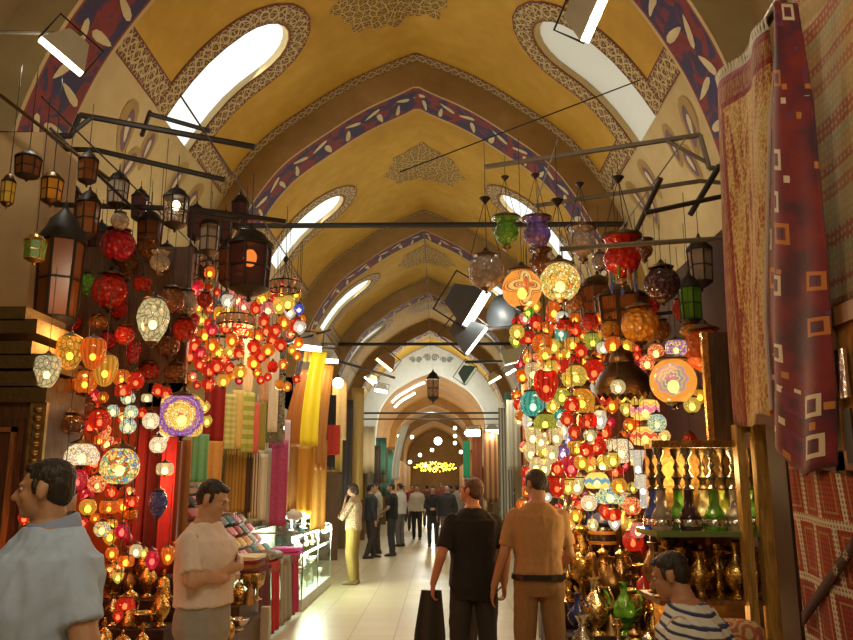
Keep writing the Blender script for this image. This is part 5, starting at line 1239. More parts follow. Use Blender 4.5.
def remesh(mb, name, m, parent, voxel, smooth=3, wrinkle=0., seed=0, wf=(9, 9, 5)):
    me = mb.build('tmp', [m], link=False); o = bpy.data.objects.new('tmp', me); COL.objects.link(o)
    md = o.modifiers.new('r', 'REMESH'); md.mode = 'VOXEL'; md.voxel_size = voxel; md.adaptivity = 0
    sm = o.modifiers.new('s', 'SMOOTH'); sm.iterations = smooth; sm.factor = .5
    dg = bpy.context.evaluated_depsgraph_get(); dg.update()
    me2 = bpy.data.meshes.new_from_object(o.evaluated_get(dg)); bpy.data.objects.remove(o); bpy.data.meshes.remove(me)
    me2.name = name
    if wrinkle:
        ns = [v.normal.copy() for v in me2.vertices]
        for v, nn in zip(me2.vertices, ns):
            p = V3((v.co.x * wf[0], v.co.y * wf[1], v.co.z * wf[2] + seed)); k = noise.noise(p) + .5 * noise.noise(p * 2.3)
            v.co += nn * (wrinkle * k)
    me2.materials.clear(); me2.materials.append(m)
    me2.polygons.foreach_set('use_smooth', [True] * len(me2.polygons)); me2.update()
    return put(name, me2, parent)
def hand(mb, w, d, nrm, curl=.35, side=1, s=1.):
    """w wrist, d direction of the hand, nrm palm normal"""
    d = V3(d).normalized(); nrm = V3(nrm); nrm = (nrm - d * nrm.dot(d)).normalized(); x = d.cross(nrm).normalized() * side
    w = V3(w)
    rs = []
    for f, hw, hd in ((-.01, .026, .022), (.02, .034, .019), (.06, .042, .016), (.09, .040, .013), (.098, .034, .009)):
        c = w + d * f * s; rs.append([c + x * (hw * s * cos(2 * pi * k / 12)) + nrm * (hd * s * sin(2 * pi * k / 12)) for k in range(12)])
    mb.rings(rs)
    for i, (off, L) in enumerate(((-.031, .070), (-.0105, .082), (.0105, .077), (.031, .060))):
        p = w + d * .085 * s + x * off * s; a = curl * .6; r = .0088 * s
        for seg, k in ((.45, 1), (.32, 1.5), (.23, 1.5)):
            dd = (d * cos(a) + nrm * sin(a) + x * off * 1.2).normalized(); q = p + dd * L * seg * s
            cap(mb, p, q, r, r * .9, 1, 8); p = q; r *= .9; a += curl * k
    p = w + d * .025 * s - x * .03 * s; r = .011 * s
    for L, k in ((.036, .9), (.030, .55), (.024, .3)):
        dd = (d * (1.1 - k * .5) - x * k + nrm * .45).normalized(); q = p + dd * L * s; cap(mb, p, q, r, r * .88, 1, 8); p = q; r *= .88
SKINS = {}
@cached
def skin(name, c): return plain(name, c, .5, 0, .12, 5)
@cached
def hairm(name, c):
    s = NT(name); o = s.obj(); n = s.noise(s.map(o, (60, 60, 14)), 1.2, 3)
    return s.done(s.bsdf(s.mix(n, tuple(v * .4 for v in c), tuple(v * 1.6 for v in c)), .5, 0, Normal=s.bump(n, .6, .02)))
def kid(t, nm, k=0): return [c for c in t.children if c.name.split('.')[0] == nm][k]
def person(label, pos, face, H=1.75, g=1., skc=(.50, .27, .16), hair=(.03, .018, .012), top=(.1, .1, .1), topm=None, legs=(.06, .05, .05), hem=.86, sleeve=.55, P=None, lean=0., hyaw=0., hpitch=0., vox=.012, female=False, belt=None, wide=1., seated=False, shoe=(.03, .02, .015), hairstyle='short', hands=True, collar=None, name='person', group=None, curl=.35, extra=None):
    s = H / 1.75
    t = thing(name, label, 'person', pos, radians(face), group)
    J = dict(sl=(-.172, -.01, 1.395), sr=(.172, -.01, 1.395), el=(-.245, -.04, 1.12), er=(.245, -.04, 1.12), wl=(-.26, .04, .87), wr=(.26, .04, .87),
             hl=(-.09, 0, .93), hr=(.09, 0, .93), kl=(-.10, .02, .50), kr=(.10, .02, .50), al=(-.105, -.03, .09), ar=(.105, -.03, .09),
             dl=(-.05, .15, -1), dr=(.05, .15, -1), nl=(1, 0, 0), nr=(-1, 0, 0))
    J.update(P or {})
    J = {k: V3(v) for k, v in J.items()}
    zs_ = seated if seated else 0
    tl = math.tan(radians(lean))
    def T(p):
        p = V3(p) + V3((0, 0, zs_))
        z0 = .95 + zs_
        if p.z > z0: p = p + V3((0, tl * (p.z - z0), -(p.z - z0) * (1 - cos(radians(lean)))))
        return p * s
    gs = g * (.9 if female else 1)
    TS = [(.84, 0, .150, .110), (.90, 0, .172, .122), (1.0, 0, .163, .118), (1.10, .0, .150 if not female else .132, .110), (1.22, .005, .163, .118), (1.33, .005, .182, .122), (1.40, -.005, .176, .104), (1.45, -.012, .118, .078), (1.475, -.012, .084, .068), (1.51, -.012, .060, .058)]
    if g > 1.08: TS = [(z, cy + (.02 if .95 < z < 1.25 else 0), hw * (1.06 if .95 < z < 1.25 else 1), hd * (1.15 if .95 < z < 1.25 else 1)) for z, cy, hw, hd in TS]
    def torso(mb, z0, z1, add, ex=2.5, k=1.):
        sec = []
        zz = [z0] + [q[0] for q in TS if z0 + .02 < q[0] < z1 - .02] + [z1]
        for z in zz:
            for a, b in zip(TS, TS[1:]):
                if a[0] <= z <= b[0]:
                    f = (z - a[0]) / (b[0] - a[0]); break
            else: a = b = TS[0]; f = 0
            cy, hw, hd = (a[i] + (b[i] - a[i]) * f for i in (1, 2, 3))
            sec.append((T((0, cy, z)), (hw * gs + add) * s * k, (hd * gs + add) * s * k, 0))
        sect(mb, sec, ex=ex)
    sk = skin('skin %.2f' % skc[0], skc)
    b = MB()
    torso(b, .84, 1.51, 0)
    A_ = {k: T(J[k]) for k in ('sl', 'sr', 'el', 'er', 'wl', 'wr')}
    if seated:
        L_ = {'hl': V3((-.10, 0, .95 + zs_)) * s, 'hr': V3((.10, 0, .95 + zs_)) * s, 'kl': V3((-.14, .42, .50)) * s, 'kr': V3((.14, .42, .50)) * s, 'al': V3((-.14, .38, .09)) * s, 'ar': V3((.14, .38, .09)) * s}
    else: L_ = {k: J[k] * s for k in ('hl', 'hr', 'kl', 'kr', 'al', 'ar')}
    ag = s * (gs ** .7)
    for q in 'lr':
        cap(b, A_['s' + q], A_['e' + q], .054 * ag, .041 * ag); cap(b, A_['e' + q], A_['w' + q], .043 * ag, .028 * ag)
        cap(b, L_['h' + q], L_['k' + q], .088 * ag, .058 * ag); cap(b, L_['k' + q], L_['a' + q], .060 * ag, .040 * ag)
        if hands: hand(b, A_['w' + q], J['d' + q], J['n' + q], curl, 1 if q == 'l' else -1, s)
    # head
    hc = T((0, .025, 1.622)); Mh = Matrix.Translation(hc) @ rotm(z=radians(hyaw)) @ rotm(x=radians(hpitch)) @ Matrix.Scale(s * (.90 if female else .93), 4)
    def E(mb, c, r, sg=16, nr=10): mb.ell((0, 0, 0), r, sg, nr, M=Mh @ Matrix.Translation(V3(c))) 
    cap(b, T((0, -.012, 1.44)), hc + (Mh.to_3x3() @ V3((0, -.018, -.05))), .060 * s * (.85 if female else 1), .052 * s * (.85 if female else 1))
    E(b, (0, -.012, .03), (.075, .095, .086)); E(b, (0, .026, -.035), (.060, .066, .078)); E(b, (0, .074, -.088), (.024, .02, .02))
    E(b, (0, .076, .022), (.052, .022, .013)); E(b, (0, .088, -.056), (.024, .014, .007)); E(b, (0, .086, -.068), (.020, .013, .007))
    E(b, (-.035, .068, -.02), (.02, .018, .018)); E(b, (.035, .068, -.02), (.02, .018, .018))
    for x in (-.078, .078): E(b, (x, -.008, -.008), (.011, .021, .033))
    v0, v1 = Mh @ V3((0, .090, .012)), Mh @ V3((0, .116, -.026)); cap(b, v0, v1, .009 * s, .014 * s, 1, 8)
    body = remesh(b, 'body', sk, t, vox, 2)
    # eyes and brows sit in the head
    if vox < .016:
        for x in (-.030, .030):
            e = MB(); e.ell((0, 0, 0), (.0115, .008, .007), 10, 8, M=Mh @ Matrix.Translation(V3((x, .0790, .006)))); e.build('eye', plain('eye white', (.7, .66, .6), .2), t)
            e = MB(); e.ell((0, 0, 0), (.006, .004, .006), 8, 6, M=Mh @ Matrix.Translation(V3((x, .0855, .006)))); e.build('iris', plain('dark iris', (.03, .015, .01), .2), kid(t, 'eye', -1))
            e = MB(); e.ell((0, 0, 0), (.017, .005, .0035), 8, 6, M=Mh @ Matrix.Translation(V3((x, .0925, .026)))); e.build('eyebrow', hairm('hair %.3f' % hair[0], hair), t)
    hb = MB()
    if hairstyle == 'short':
        E(hb, (0, -.020, .048), (.079, .092, .074)); E(hb, (0, -.050, .010), (.0765, .060, .083)); E(hb, (0, .045, .082), (.050, .034, .024))
        for x in (-.072, .072): E(hb, (x, .018, .012), (.010, .014, .032))
    elif hairstyle == 'bob':
        E(hb, (0, -.02, .05), (.085, .102, .080)); E(hb, (0, -.06, -.02), (.085, .062, .10)); E(hb, (-.07, .0, -.01), (.022, .05, .06)); E(hb, (.07, .0, -.01), (.022, .05, .06)); E(hb, (0, .05, .085), (.06, .04, .03))
    elif hairstyle == 'receding':
        E(hb, (0, -.034, .045), (.080, .086, .074)); E(hb, (0, -.056, .008), (.077, .060, .084))
        for x in (-.073, .073): E(hb, (x, .008, .01), (.009, .014, .032))
    remesh(hb, 'hair', hairm('hair %.3f' % hair[0], hair), t, max(.006, vox * .7), 2, .0022, 3, (70, 70, 70))
    # garments
    tm = topm or cloth('shirt %.2f %.2f %.2f' % top, top)
    c = MB(); torso(c, hem, 1.40, .030, 2.4); torso(c, 1.2, 1.492, .017, 2.4)
    for q in 'lr':
        a, e, w = A_['s' + q], A_['e' + q], A_['w' + q]
        cap(c, a, e if sleeve >= 1 else a.lerp(e, sleeve + .18), .060 * ag, (.053 if sleeve >= 1 else .062) * ag, e1=sleeve >= 1)
        if sleeve >= 1: cap(c, e, e.lerp(w, min(1, sleeve - .02)), .056 * ag, .040 * ag, e1=False)
    remesh(c, 'shirt', tm, t, max(vox, .009), 3, .0105, 11, (13, 13, 7))
    lm = cloth('trousers %.2f %.2f %.2f' % legs, legs)
    c = MB(); 
    if not seated: torso(c, .84, min(1.02, hem + .10) if hem < .95 else hem + .05, .013, 2.4)
    else: torso(c, .84, 1.0, .014)
    for q in 'lr':
        h, k, a = L_['h' + q], L_['k' + q], L_['a' + q]
        cap(c, h, k, .104 * ag * (wide ** .5), .078 * ag * wide); cap(c, k, a + V3((0, 0, -.03 * s)), .076 * ag * wide, .060 * ag * wide, e1=False)
    remesh(c, 'trousers', lm, t, max(vox, .010), 3, .008, 5, (10, 10, 7))
    if belt:
        c = MB(); z = belt[0]; torso(c, z, z + .038, .040); c.build('belt', plain('black leather belt', (.012, .01, .01), .35), t)
    sm = plain('shoe leather', shoe, .4)
    for q in 'lr':
        a = L_['a' + q]; c = MB(); f = V3((.02 if q == 'r' else -.02, .13, 0)) * s
        lo = V3((a.x, a.y, .0)); c.rings([[lo + V3((0, y * s, 0)) + V3((w_ * s * cos(2 * pi * k / 12), 0, h0 * s + h0 * s * sin(2 * pi * k / 12))) for k in range(12)] for y, w_, h0 in ((-.075, .02, .03), (-.06, .036, .045), (0, .042, .05), (.08, .048, .034), (.15, .042, .026), (.185, .022, .018))])
        c.build('shoe', sm, t)
    if collar:
        c = MB(); rs = []
        for z, k in ((1.465, 1.25), (1.49, 1.14), (1.525, 1.10), (1.52, 1.28), (1.478, 1.5)): rs.append([T((.066 * k * sin(q_), -.012 + .066 * k * cos(q_), z - .02 * cos(q_))) for q_ in [2 * pi * i / 20 for i in range(20)]])
        c.rings(rs, cap=False).build('collar', cloth('collar %.2f' % collar[0], collar), kid(t, 'shirt'))
    if extra: extra(t, T, A_, s)
    return t
BLUEC = (.46, .60, .98)
def ex_blue(t, T, A_, s):
    m = MB()
    m.add([T((x, .165 + .03 * (1 - abs(z - 1.1) / .4), z)) for z in lin(.92, 1.42, 8) for x in (-.018, .018)], [(2 * i, 2 * i + 1, 2 * i + 3, 2 * i + 2) for i in range(7)])
    for k in range(5): m.ell(T((0, .20 - .0 * k, 1.0 + .09 * k)), (.007, .004, .007), 8, 5)
    m.build('button_placket', cloth('placket', (.50, .64, .98)), kid(t, 'shirt'))
    p = MB(); p.box((-.045, -.003, -.055), (.045, .003, .055)); o = p.build('breast_pocket', cloth('pocket', BLUEC), kid(t, 'shirt'), loc=T((-.09, .158, 1.26)))
person('man in a short-sleeved light blue collared shirt, cut off by the frame edge', at(56, 460, 2.98).xy.to_3d(), 135, 1.765, 1.24, (.50, .27, .16), (.022, .014, .010), BLUEC, legs=(.05, .05, .07), hem=.86, sleeve=.62, hyaw=-38, hpitch=-2, vox=.0085, collar=(.30, .36, .55), P=dict(el=(-.275, -.05, 1.13), wl=(-.285, .02, .88)), extra=ex_blue)
def ex_pink(t, T, A_, s):
    o = MB().ell((0, 0, 0), (.022, .004, .022), 12, 6).build('shirt_badge', plain('grey print', (.32, .28, .30)), kid(t, 'shirt'), loc=T((-.08, .150, 1.30)))
person('man in a pale pink T-shirt and grey jeans with arms crossed', at(210, 480, 4.6).xy.to_3d(), -102, 1.70, 1.02, (.60, .33, .20), (.028, .016, .010), (.92, .70, .64), legs=(.36, .34, .31), hem=1.04, sleeve=.62, hyaw=4, hpitch=-22, vox=.008, extra=ex_pink, curl=.7,
       P=dict(er=(.235, .05, 1.19), wr=(-.04, .185, 1.25), el=(-.235, .06, 1.18), wl=(.09, .150, 1.19), dr=(-1, -.25, .1), dl=(.9, -.35, .25), nr=(-.2, -1, 0), nl=(.2, -1, 0)))
BLK = (.012, .010, .010)
def ex_jacket(t, T, A_, s): pass
pb = at(472, 480, 6.5).xy.to_3d()
person('man in a black T-shirt and dark jeans seen from behind, holding a jacket', pb, 14, 1.735, .97, (.52, .22, .12), (.09, .035, .015), BLK, legs=(.030, .026, .022), hem=.80, sleeve=.60, hyaw=42, hpitch=10, vox=.0075, hairstyle='short', curl=.75, P=dict(el=(-.275, -.06, 1.13), wl=(-.315, .03, .92), er=(.265, -.03, 1.13), wr=(.27, .05, .90), kl=(-.11, .03, .5), kr=(.11, .0, .5)))
# the jacket he holds
w = V3(pb) + Matrix.Rotation(radians(14), 3, 'Z') @ V3((-.32, .05, 0)); jz = .86
t = thing('held_jacket', 'dark jacket hanging from the hand of the man in the black T-shirt', 'jacket', (w.x, w.y, .28))
sheet(lambda u, v: V3(((u - .5) * (.15 + .08 * min(1, v * 1.8)) - .02 * v, .02 * sin(u * 11) * (.5 + v), (jz - .28) * (1 - v))), 20, 14, 'cloth', cloth('charcoal jacket cloth', (.035, .030, .026)), t, .02)
MB().box((.06, -.06, .12), (.12, -.03, .16)).build('brass_buckle', BRASS, t)
person('man in a tan T-shirt, black belt and brown trousers seen from behind', at(536, 480, 6.2).xy.to_3d(), 4, 1.79, .94, (.50, .24, .13), (.03, .016, .010), (.44, .23, .09), legs=(.26, .14, .055), hem=.985, sleeve=.62, hyaw=30, hpitch=-16, vox=.0075, belt=(.955,), curl=.3, P=dict(el=(-.25, -.01, 1.13), wl=(-.31, .12, .89), er=(.235, .02, 1.13), wr=(.2, .2, 1.0), dl=(-.15, .25, -1), kl=(-.11, .02, .5), kr=(.11, .02, .5)))
STRIPE = None
@cached
def striped(n_):
    s = NT('navy and white striped jersey'); z = s.sep(s.obj())[2]; y = s.sep(s.obj())[1]
    w = s.math('FRACT', s.math('MULTIPLY', s.math('MULTIPLY_ADD', y, -.25, z), 26.))
    c = s.ramp(w, [(0, (.70, .70, .64)), (.52, (.030, .04, .12)), (.82, (.30, .34, .42)), (.9, (.70, .70, .64))], 'CONSTANT')
    return s.done(s.bsdf(c, .85))
def ex_boy(t, T, A_, s):
    MB().ell((0, 0, 0), (.02, .012, .022), 10, 6).build('shirt_badge', plain('red white print', (.6, .2, .22)), kid(t, 'shirt'), loc=A_['sl'].lerp(A_['el'], .25) + V3((-.066, 0, 0)))
pboy = at(716, 600, 3.85).xy.to_3d()
person('seated boy in a navy and white striped jersey with short dark hair', pboy, 52, 1.68, 1.1, (.42, .20, .11), (.016, .011, .009), topm=striped('a'), legs=(.06, .06, .09), hem=.88, sleeve=.75, hyaw=14, hpitch=-18, lean=16, vox=.008, seated=-.31, P=dict(er=(.30, .06, 1.16), wr=(.22, .30, 1.08), el=(-.25, .10, 1.14), wl=(-.12, .32, 1.05), dr=(-.3, 1, -.2), dl=(.3, 1, -.2), nr=(0, 0, -1), nl=(0, 0, -1)), extra=ex_boy)
t = thing('low_stool', 'low wooden stool under the seated boy in the striped jersey', 'stool', pboy)
MB().lathe([(0, .33), (.19, .33), (.2, .35), (.19, .372), (0, .372)], 18).build('seat', WOODM, t)
for k in range(4):
    a = pi / 4 + pi / 2 * k; MB().tube([(.16 * cos(a), .16 * sin(a), .34), (.19 * cos(a), .19 * sin(a), 0)], .018, 6).build('leg', WOODM, t)
p = at(736, 628, 4.5)
t = thing('patterned_cushion', 'rose patterned cushion standing beside the seated boy', 'cushion', (p.x, p.y, 0))
MB().box((-.2, -.16, 0), (.2, .2, p.z - .14)).build('box_base', WOODD, t, False)
MB().rings([[V3((.13 * q * (abs(cos(a)) ** .6) * (1 if cos(a) > 0 else -1), y, p.z - .14 + .09 + .09 * q * (abs(sin(a)) ** .6) * (1 if sin(a) > 0 else -1))) for a in [2 * pi * i / 20 for i in range(20)]] for y, q in ((-.12, .6), (-.09, .95), (0, 1.05), (.09, .95), (.12, .6))]).build('pad', paisley_o('rose cushion print', (.36, .10, .05), (.50, .36, .18), 12.), t)
# companion mostly hidden behind the man in black
person('person in dark brown clothes mostly hidden behind the man in black', at(479, 500, 7.6).xy.to_3d(), 10, 1.56, 1.0, (.40, .22, .13), (.03, .02, .015), (.045, .026, .02), legs=(.035, .03, .028), sleeve=1.9, vox=.014, hyaw=30)
person('woman in a cream patterned blouse and wide olive trousers by the glass showcase', at(354, 500, 14.3).xy.to_3d(), 82, 1.70, 1.04, (.46, .25, .15), (.045, .02, .012), topm=paisley_o('cream brown blouse', (.56, .44, .28), (.30, .19, .10), 11.), legs=(.30, .21, .05), hem=.92, sleeve=.95, hpitch=-12, hyaw=10, vox=.012, female=True, wide=1.3, hairstyle='bob', shoe=(.3, .22, .1), P=dict(er=(.21, .10, 1.10), wr=(-.08, .22, 1.16), el=(-.20, .16, 1.14), wl=(-.03, .16, 1.40), dl=(.2, -.1, 1), dr=(-1, .2, 0), nl=(0, -1, 0), nr=(0, -1, 0)))
def far(px, d, face, H, top, legs, label, **k):
    kw = dict(vox=.018, hem=.88, sleeve=1.9, hands=True); kw.update(k)
    person(label, at(px, 500, d).xy.to_3d(), face, H, kw.pop('g', 1.), k.pop('skc', (.48, .26, .16)), top=top, legs=legs, **{q: v for q, v in kw.items() if q != 'skc'})
far(371, 19.3, -70, 1.72, (.03, .035, .04), (.045, .035, .028), 'man in a dark suit facing the man in the black T-shirt, by the lit shop', P=dict(al=(-.12, .12, .09), ar=(.12, -.14, .09)))
far(377, 20.6, 110, 1.74, (.42, .36, .24), (.08, .06, .04), 'man in a beige shirt half hidden behind the dark-suited man', g=.95)
far(392, 19.9, 84, 1.73, (.012, .011, .011), (.035, .033, .034), 'man in a black T-shirt and grey trousers with hands clasped, facing the dark-suited man', sleeve=.6, P=dict(er=(.24, .06, 1.13), wr=(.05, .24, 1.02), el=(-.24, .06, 1.13), wl=(-.05, .24, 1.02), dr=(-.8, .5, -.4), dl=(.8, .5, -.4)))
far(400, 23.0, 60, 1.74, (.66, .64, .58), (.16, .15, .14), 'person in a white shirt standing beyond the man with clasped hands', g=1.05)
far(417, 26.0, 176, 1.70, (.60, .52, .40), (.025, .02, .02), 'man in a cream long-sleeved top and black trousers walking toward the camera', P=dict(kl=(-.1, .1, .5), al=(-.11, .10, .09), ar=(.11, -.14, .09)))
far(433, 23.0, 178, 1.66, (.022, .018, .018), (.040, .036, .036), 'man in a black shirt holding something small, in the middle of the street', P=dict(er=(.23, .06, 1.13), wr=(.07, .24, 1.06), el=(-.23, .06, 1.13), wl=(-.07, .24, 1.06), dr=(-.6, .6, 0), dl=(.6, .6, 0)))
far(447, 21.8, 170, 1.72, (.03, .026, .026), (.12, .10, .08), 'man in a dark jacket walking beside the man in the black shirt')
far(457, 25.0, 20, 1.70, (.30, .27, .22), (.07, .06, .06), 'person in a grey top walking away near the red carpets')
far(412, 31.0, 180, 1.72, (.28, .03, .03), (.06, .05, .05), 'far person in a red shirt beyond the cream-topped man')
far(427, 34.0, 0, 1.70, (.16, .06, .05), (.05, .05, .05), 'far person in a maroon top walking away in the crowd')
far(441, 33.0, 180, 1.75, (.30, .05, .05), (.05, .05, .05), 'far person in a crimson top in the crowd')
far(451, 36.0, 0, 1.70, (.10, .09, .10), (.05, .05, .05), 'far person in a charcoal top deep in the street')
far(404, 38.0, 180, 1.68, (.40, .34, .28), (.05, .05, .05), 'far person in a beige top by the lit shops')
far(288, 14.9, -60, 1.78, (.10, .05, .03), (.05, .04, .03), 'vendor in a dark brown shirt standing behind the white fur hats')
# ------------------------------------------------------------------ flood lamps
def flood(px, py, d, w, phi, label, glow=FLOOD, power=0., k=.25, deep=.6, house=None, arm=None, col=(1., .93, .78), wide=.42):
    """phi: the way the lamp mouth points, as seen in the photo (degrees, 0 = to the right, 90 = up); k: how far its mouth opens to the viewer"""
    p, W = px_size(px, py, d, w)
    t = thing('flood_lamp', label, 'lamp', p)
    view = (p - V3((0, 0, 1.65))).normalized(); rt = view.cross(V3((0, 0, 1))).normalized(); up = rt.cross(view)
    dr = rt * cos(radians(phi)) + up * sin(radians(phi)); ax = (rt * -sin(radians(phi)) + up * cos(radians(phi)))
    aim = (dr * math.sqrt(1 - k * k) - view * k).normalized(); yy = (-aim).cross(ax).normalized()
    q = Matrix((ax, yy, -aim)).transposed().to_4x4()
    house = house or plain('grey lamp housing', (.34, .32, .28), .5)
    a, b = W * .5, W * .5 * wide; D_ = W * deep
    def rect(kk, z): return [q @ V3((x * a * kk, y * b * kk, z)) for x, y in ((-1, -1), (1, -1), (1, 1), (-1, 1))]
    MB().rings([rect(.35, D_ * 1.05), rect(.5, D_), rect(.92, .25 * D_), rect(1.06, 0), rect(.98, .0), rect(.7, D_ * .3)]).build('reflector_housing', house, t, False)
    MB().rings([rect(.96, .04 * D_), rect(.96, .004)]).build('glowing_glass', glow, t, False)
    m = MB(); m.tube([q @ V3((-a * 1.1, 0, 0)), q @ V3((-a * 1.1, 0, D_ * 1.25)), q @ V3((a * 1.1, 0, D_ * 1.25)), q @ V3((a * 1.1, 0, 0))], W * .025, 6); m.build('yoke', IRON, t)
    if arm is not None: MB().tube([q @ V3((0, 0, D_ * 1.2)), V3(arm) - p], .015, 6).build('support_arm', GREYROD, t)
    if power: point(p + aim * .12, power, col, .06)
    return t
WH = plain('white lamp housing', (.5, .48, .4), .5)
flood(61, 57, 5.5, 46, -122, 'flood lamp on an arm near the plaster pier, lit white', power=22, arm=at(0, 32, 5.6), house=WH, k=.32)
flood(596, 16, 5.5, 50, -28, 'flood lamp at the top of the photo near the grey window, lit white', power=22, arm=at(575, -40, 5.6), house=WH, k=.42)
BG = plain('blue grey reflector', (.045, .055, .065), .5)
flood(477, 309, 8.5, 42, -32, 'upper of two stacked flood lamps beside the flower rosette globe', power=26, deep=.85, house=BG, k=.5)
flood(477, 341, 8.6, 34, -38, 'lower of two stacked flood lamps beside the flower rosette globe', power=20, deep=.85, house=BG, k=.22)
t = thing('lamp_reflector', 'unlit blue grey reflector dish behind the two stacked flood lamps', 'lamp', at(507, 312, 8.9))
MB().lathe([(.03, .2), (.12, .18), (.22, .06), (.26, 0), (.24, 0), (.1, .15)], 20, M=rotm(x=radians(60), z=radians(-30))).build('dish', BG, t)
rod('lamp_pole', at(477, 330, 8.7), (3.7, 8.75, at(477, 330, 8.7).z + .3), .02, IRON, 'pole holding the two stacked flood lamps', 'pole')
flood(308, 348, 10.5, 26, -95, 'white flood lamp beside the lemon yellow satin', power=24, k=.5)
flood(328, 361, 11.5, 20, -92, 'white flood lamp below the golden knotted cloth', power=16, k=.5)
flood(384, 365, 18, 20, -128, 'orange-glowing flood lamp high before the white end arch', FLOODO, 16, house=plain('rust housing', (.2, .08, .02)), col=(1, .7, .35), k=.35)
flood(372, 381, 18, 10, -110, 'small white flood lamp under the orange-glowing one', power=14, k=.5)
flood(369, 381, 19.5, 12, -130, 'white tube lamp at the foot of the white arch', power=10, k=.3)
flood(381, 391, 19, 13, -100, 'bright square flood lamp at the foot of the white arch', power=14, k=.6)
flood(495, 380, 13, 13, -60, 'flood lamp in a tan housing, lit, near the dark green one', power=16, house=plain('tan housing', (.34, .26, .12)), k=.4)
flood(511, 372, 13, 11, -60, 'white flood lamp just below a pale junction box', power=16, k=.5)
flood(471, 376, 13, 20, -35, 'unlit dark green flood lamp against the white arch', plain('dull glass', (.3, .35, .3), .2), 0, house=plain('green housing', (.02, .05, .035)), k=.3)
tag(MB().box((-.17, -.1, -.11), (.17, .1, .11), M=rotm(y=radians(-15))).build('junction_box', plain('olive grey box', (.28, .26, .16)), smooth=False, loc=at(513, 356, 12.5)), 'pale olive junction box fixed on the lamp pole', 'box')
rod('lamp_pole', at(465, 362, 12.9), (3.7, 12.9, at(520, 360, 12.9).z), .025, IRON, 'pole carrying the green, tan and white flood lamps', 'pole')
rod('lamp_pole', (-4.4, 11.4, at(330, 345, 11).z + .3), at(335, 345, 11), .02, IRON, 'pole above the lemon yellow satin', 'pole')
rod('lamp_pole', (-4.4, 18.4, at(380, 372, 18.4).z + .9), at(395, 378, 18.4), .03, IRON, 'pole carrying the orange-glowing flood lamp', 'pole')
flood(473, 433, 21, 14, -90, 'brightest white shop lamp over the red carpets', FLOOD, 22, k=.7, wide=.7)
flood(492, 432, 21, 13, -90, 'white shop lamp beside the brightest one', FLOOD, 14, k=.6, wide=.6)
def globe_light(px, py, d, w, label, m=PANELITE, power=0, col=(1, .85, .5)):
    p, W = px_size(px, py, d, w); t = thing('shop_light', label, 'light', p)
    MB().ell((0, 0, 0), (W * .5, W * .5, W * .5), 12, 8).build('glowing_globe', m, t); MB().lathe([(.12 * W, .45 * W), (.12 * W, .65 * W), (.05 * W, .8 * W)], 8).build('fitting', IRON, t)
    if power: point(p + V3((0, -.25, -.25)), power, col, .15)
globe_light(338, 383, 13.2, 11, 'round glowing bulb in front of the tan garment', emit('warm bulb', (1, .85, .4), 14.), 14)
globe_light(438, 441, 50, 8, 'white glowing lamp deep under the dark far arch')
for i, (x, y) in enumerate(((412, 437), (402, 438), (455, 443), (455, 436), (399, 436), (455, 428), (466, 433), (432, 450), (425, 465), (461, 452), (410, 462), (420, 455))):
    globe_light(x, y, 45 + 2.5 * (i % 5), 3.6, ('tiny warm shop light %s in the far street') % ('beside the brightest shop lamp', 'at the edge of the lit shops', 'above the yellow light cluster', 'at the top of the far column', 'next to the lit shops', 'over the far column', 'below the brightest shop lamp', 'under the far arch', 'at the mouth of the yellow cluster', 'near the green garment', 'over the far crowd', 'above the crowd')[i], emit('tiny warm light', (1, .85, .5), 9.))
# cluster of yellow fairy lights over the far crossing
t = thing('light_garland', 'cluster of yellow fairy lights over the far crossing', 'light', at(435, 467, 55))
m = MB(); 
for k in range(130):
    a_, q_ = R.uniform(0, 6.28), R.random() ** .5; m.ell((1.5 * q_ * cos(a_), R.uniform(-.5, .5), .34 * q_ * sin(a_)), (.045, .045, .045), 5, 4)
o = m.build('yellow_bulbs', emit('yellow bulbs', (1., .72, .05), 8.), t); o['kind'] = 'stuff'
MB().tube([(-1.5, 0, .3), (1.5, 0, .3)], .03, 6).build('garland_wire', IRON, t)
# lantern hanging from the vault before the white end arch
p = at(433, 386, 38)
t = lantern(433, 386, 14, 34, 38, 'big iron lantern hanging before the white end arch', pane_mat('clear', .2), False, top=8.8)
for (px, y0_, y1_, d, lab) in ((429, 224, 330, 22.8, 'thin wire hanging from the tie rod at vault crown'), (420, 224, 246, 22.8, 'short hook wire hanging from the tie rod')):
    pass
# ------------------------------------------------------------------ shops along the far street
GOODS = [('white', (.66, .66, .60)), ('cream', (.6, .5, .3)), ('turquoise', (.1, .4, .38)), ('red', (.4, .03, .02)), ('gold', (.5, .32, .08)), ('brown', (.2, .09, .04)), ('blue', (.06, .1, .3)), ('silver', (.6, .6, .56)), ('green', (.1, .3, .12)), ('pink', (.6, .3, .3))]
def box_or_jar(p, h, side):
    n, c = R.choice(GOODS); k = R.choice(['jar', 'box', 'figurine', 'lamp', 'plate', 'vase'])
    if k == 'lamp': k = 'jar'
    t = thing('souvenir_' + k, None, k, p, 0, 'souvenirs on the far shop shelves'); m = plain(n + ' glaze', c, .3)
    if k == 'box': MB().box((-h * .3, -h * .35, 0), (h * .3, h * .35, h * .7)).build('carton', m, t, False)
    else:
        c_ = put('body', PB['lidded_jar' if k == 'jar' else 'vase' if k in ('vase', 'figurine') else 'plate'], t, (0, 0, h * .5 if k == 'plate' else 0)); c_.scale = (h,) * 3; setmat(c_, m)
        if k == 'plate': t.rotation_euler.z = pi / 2 * (1 if side == 'R' else -1) + pi
        if k == 'jar': q = put('lid', P_LID, t, (0, 0, .5 * h)); q.scale = (h,) * 3; setmat(q, m)
    x, y = proj(t.location); AUTO.append((t, n + ' souvenir ' + k, x, y, 'F' + side))
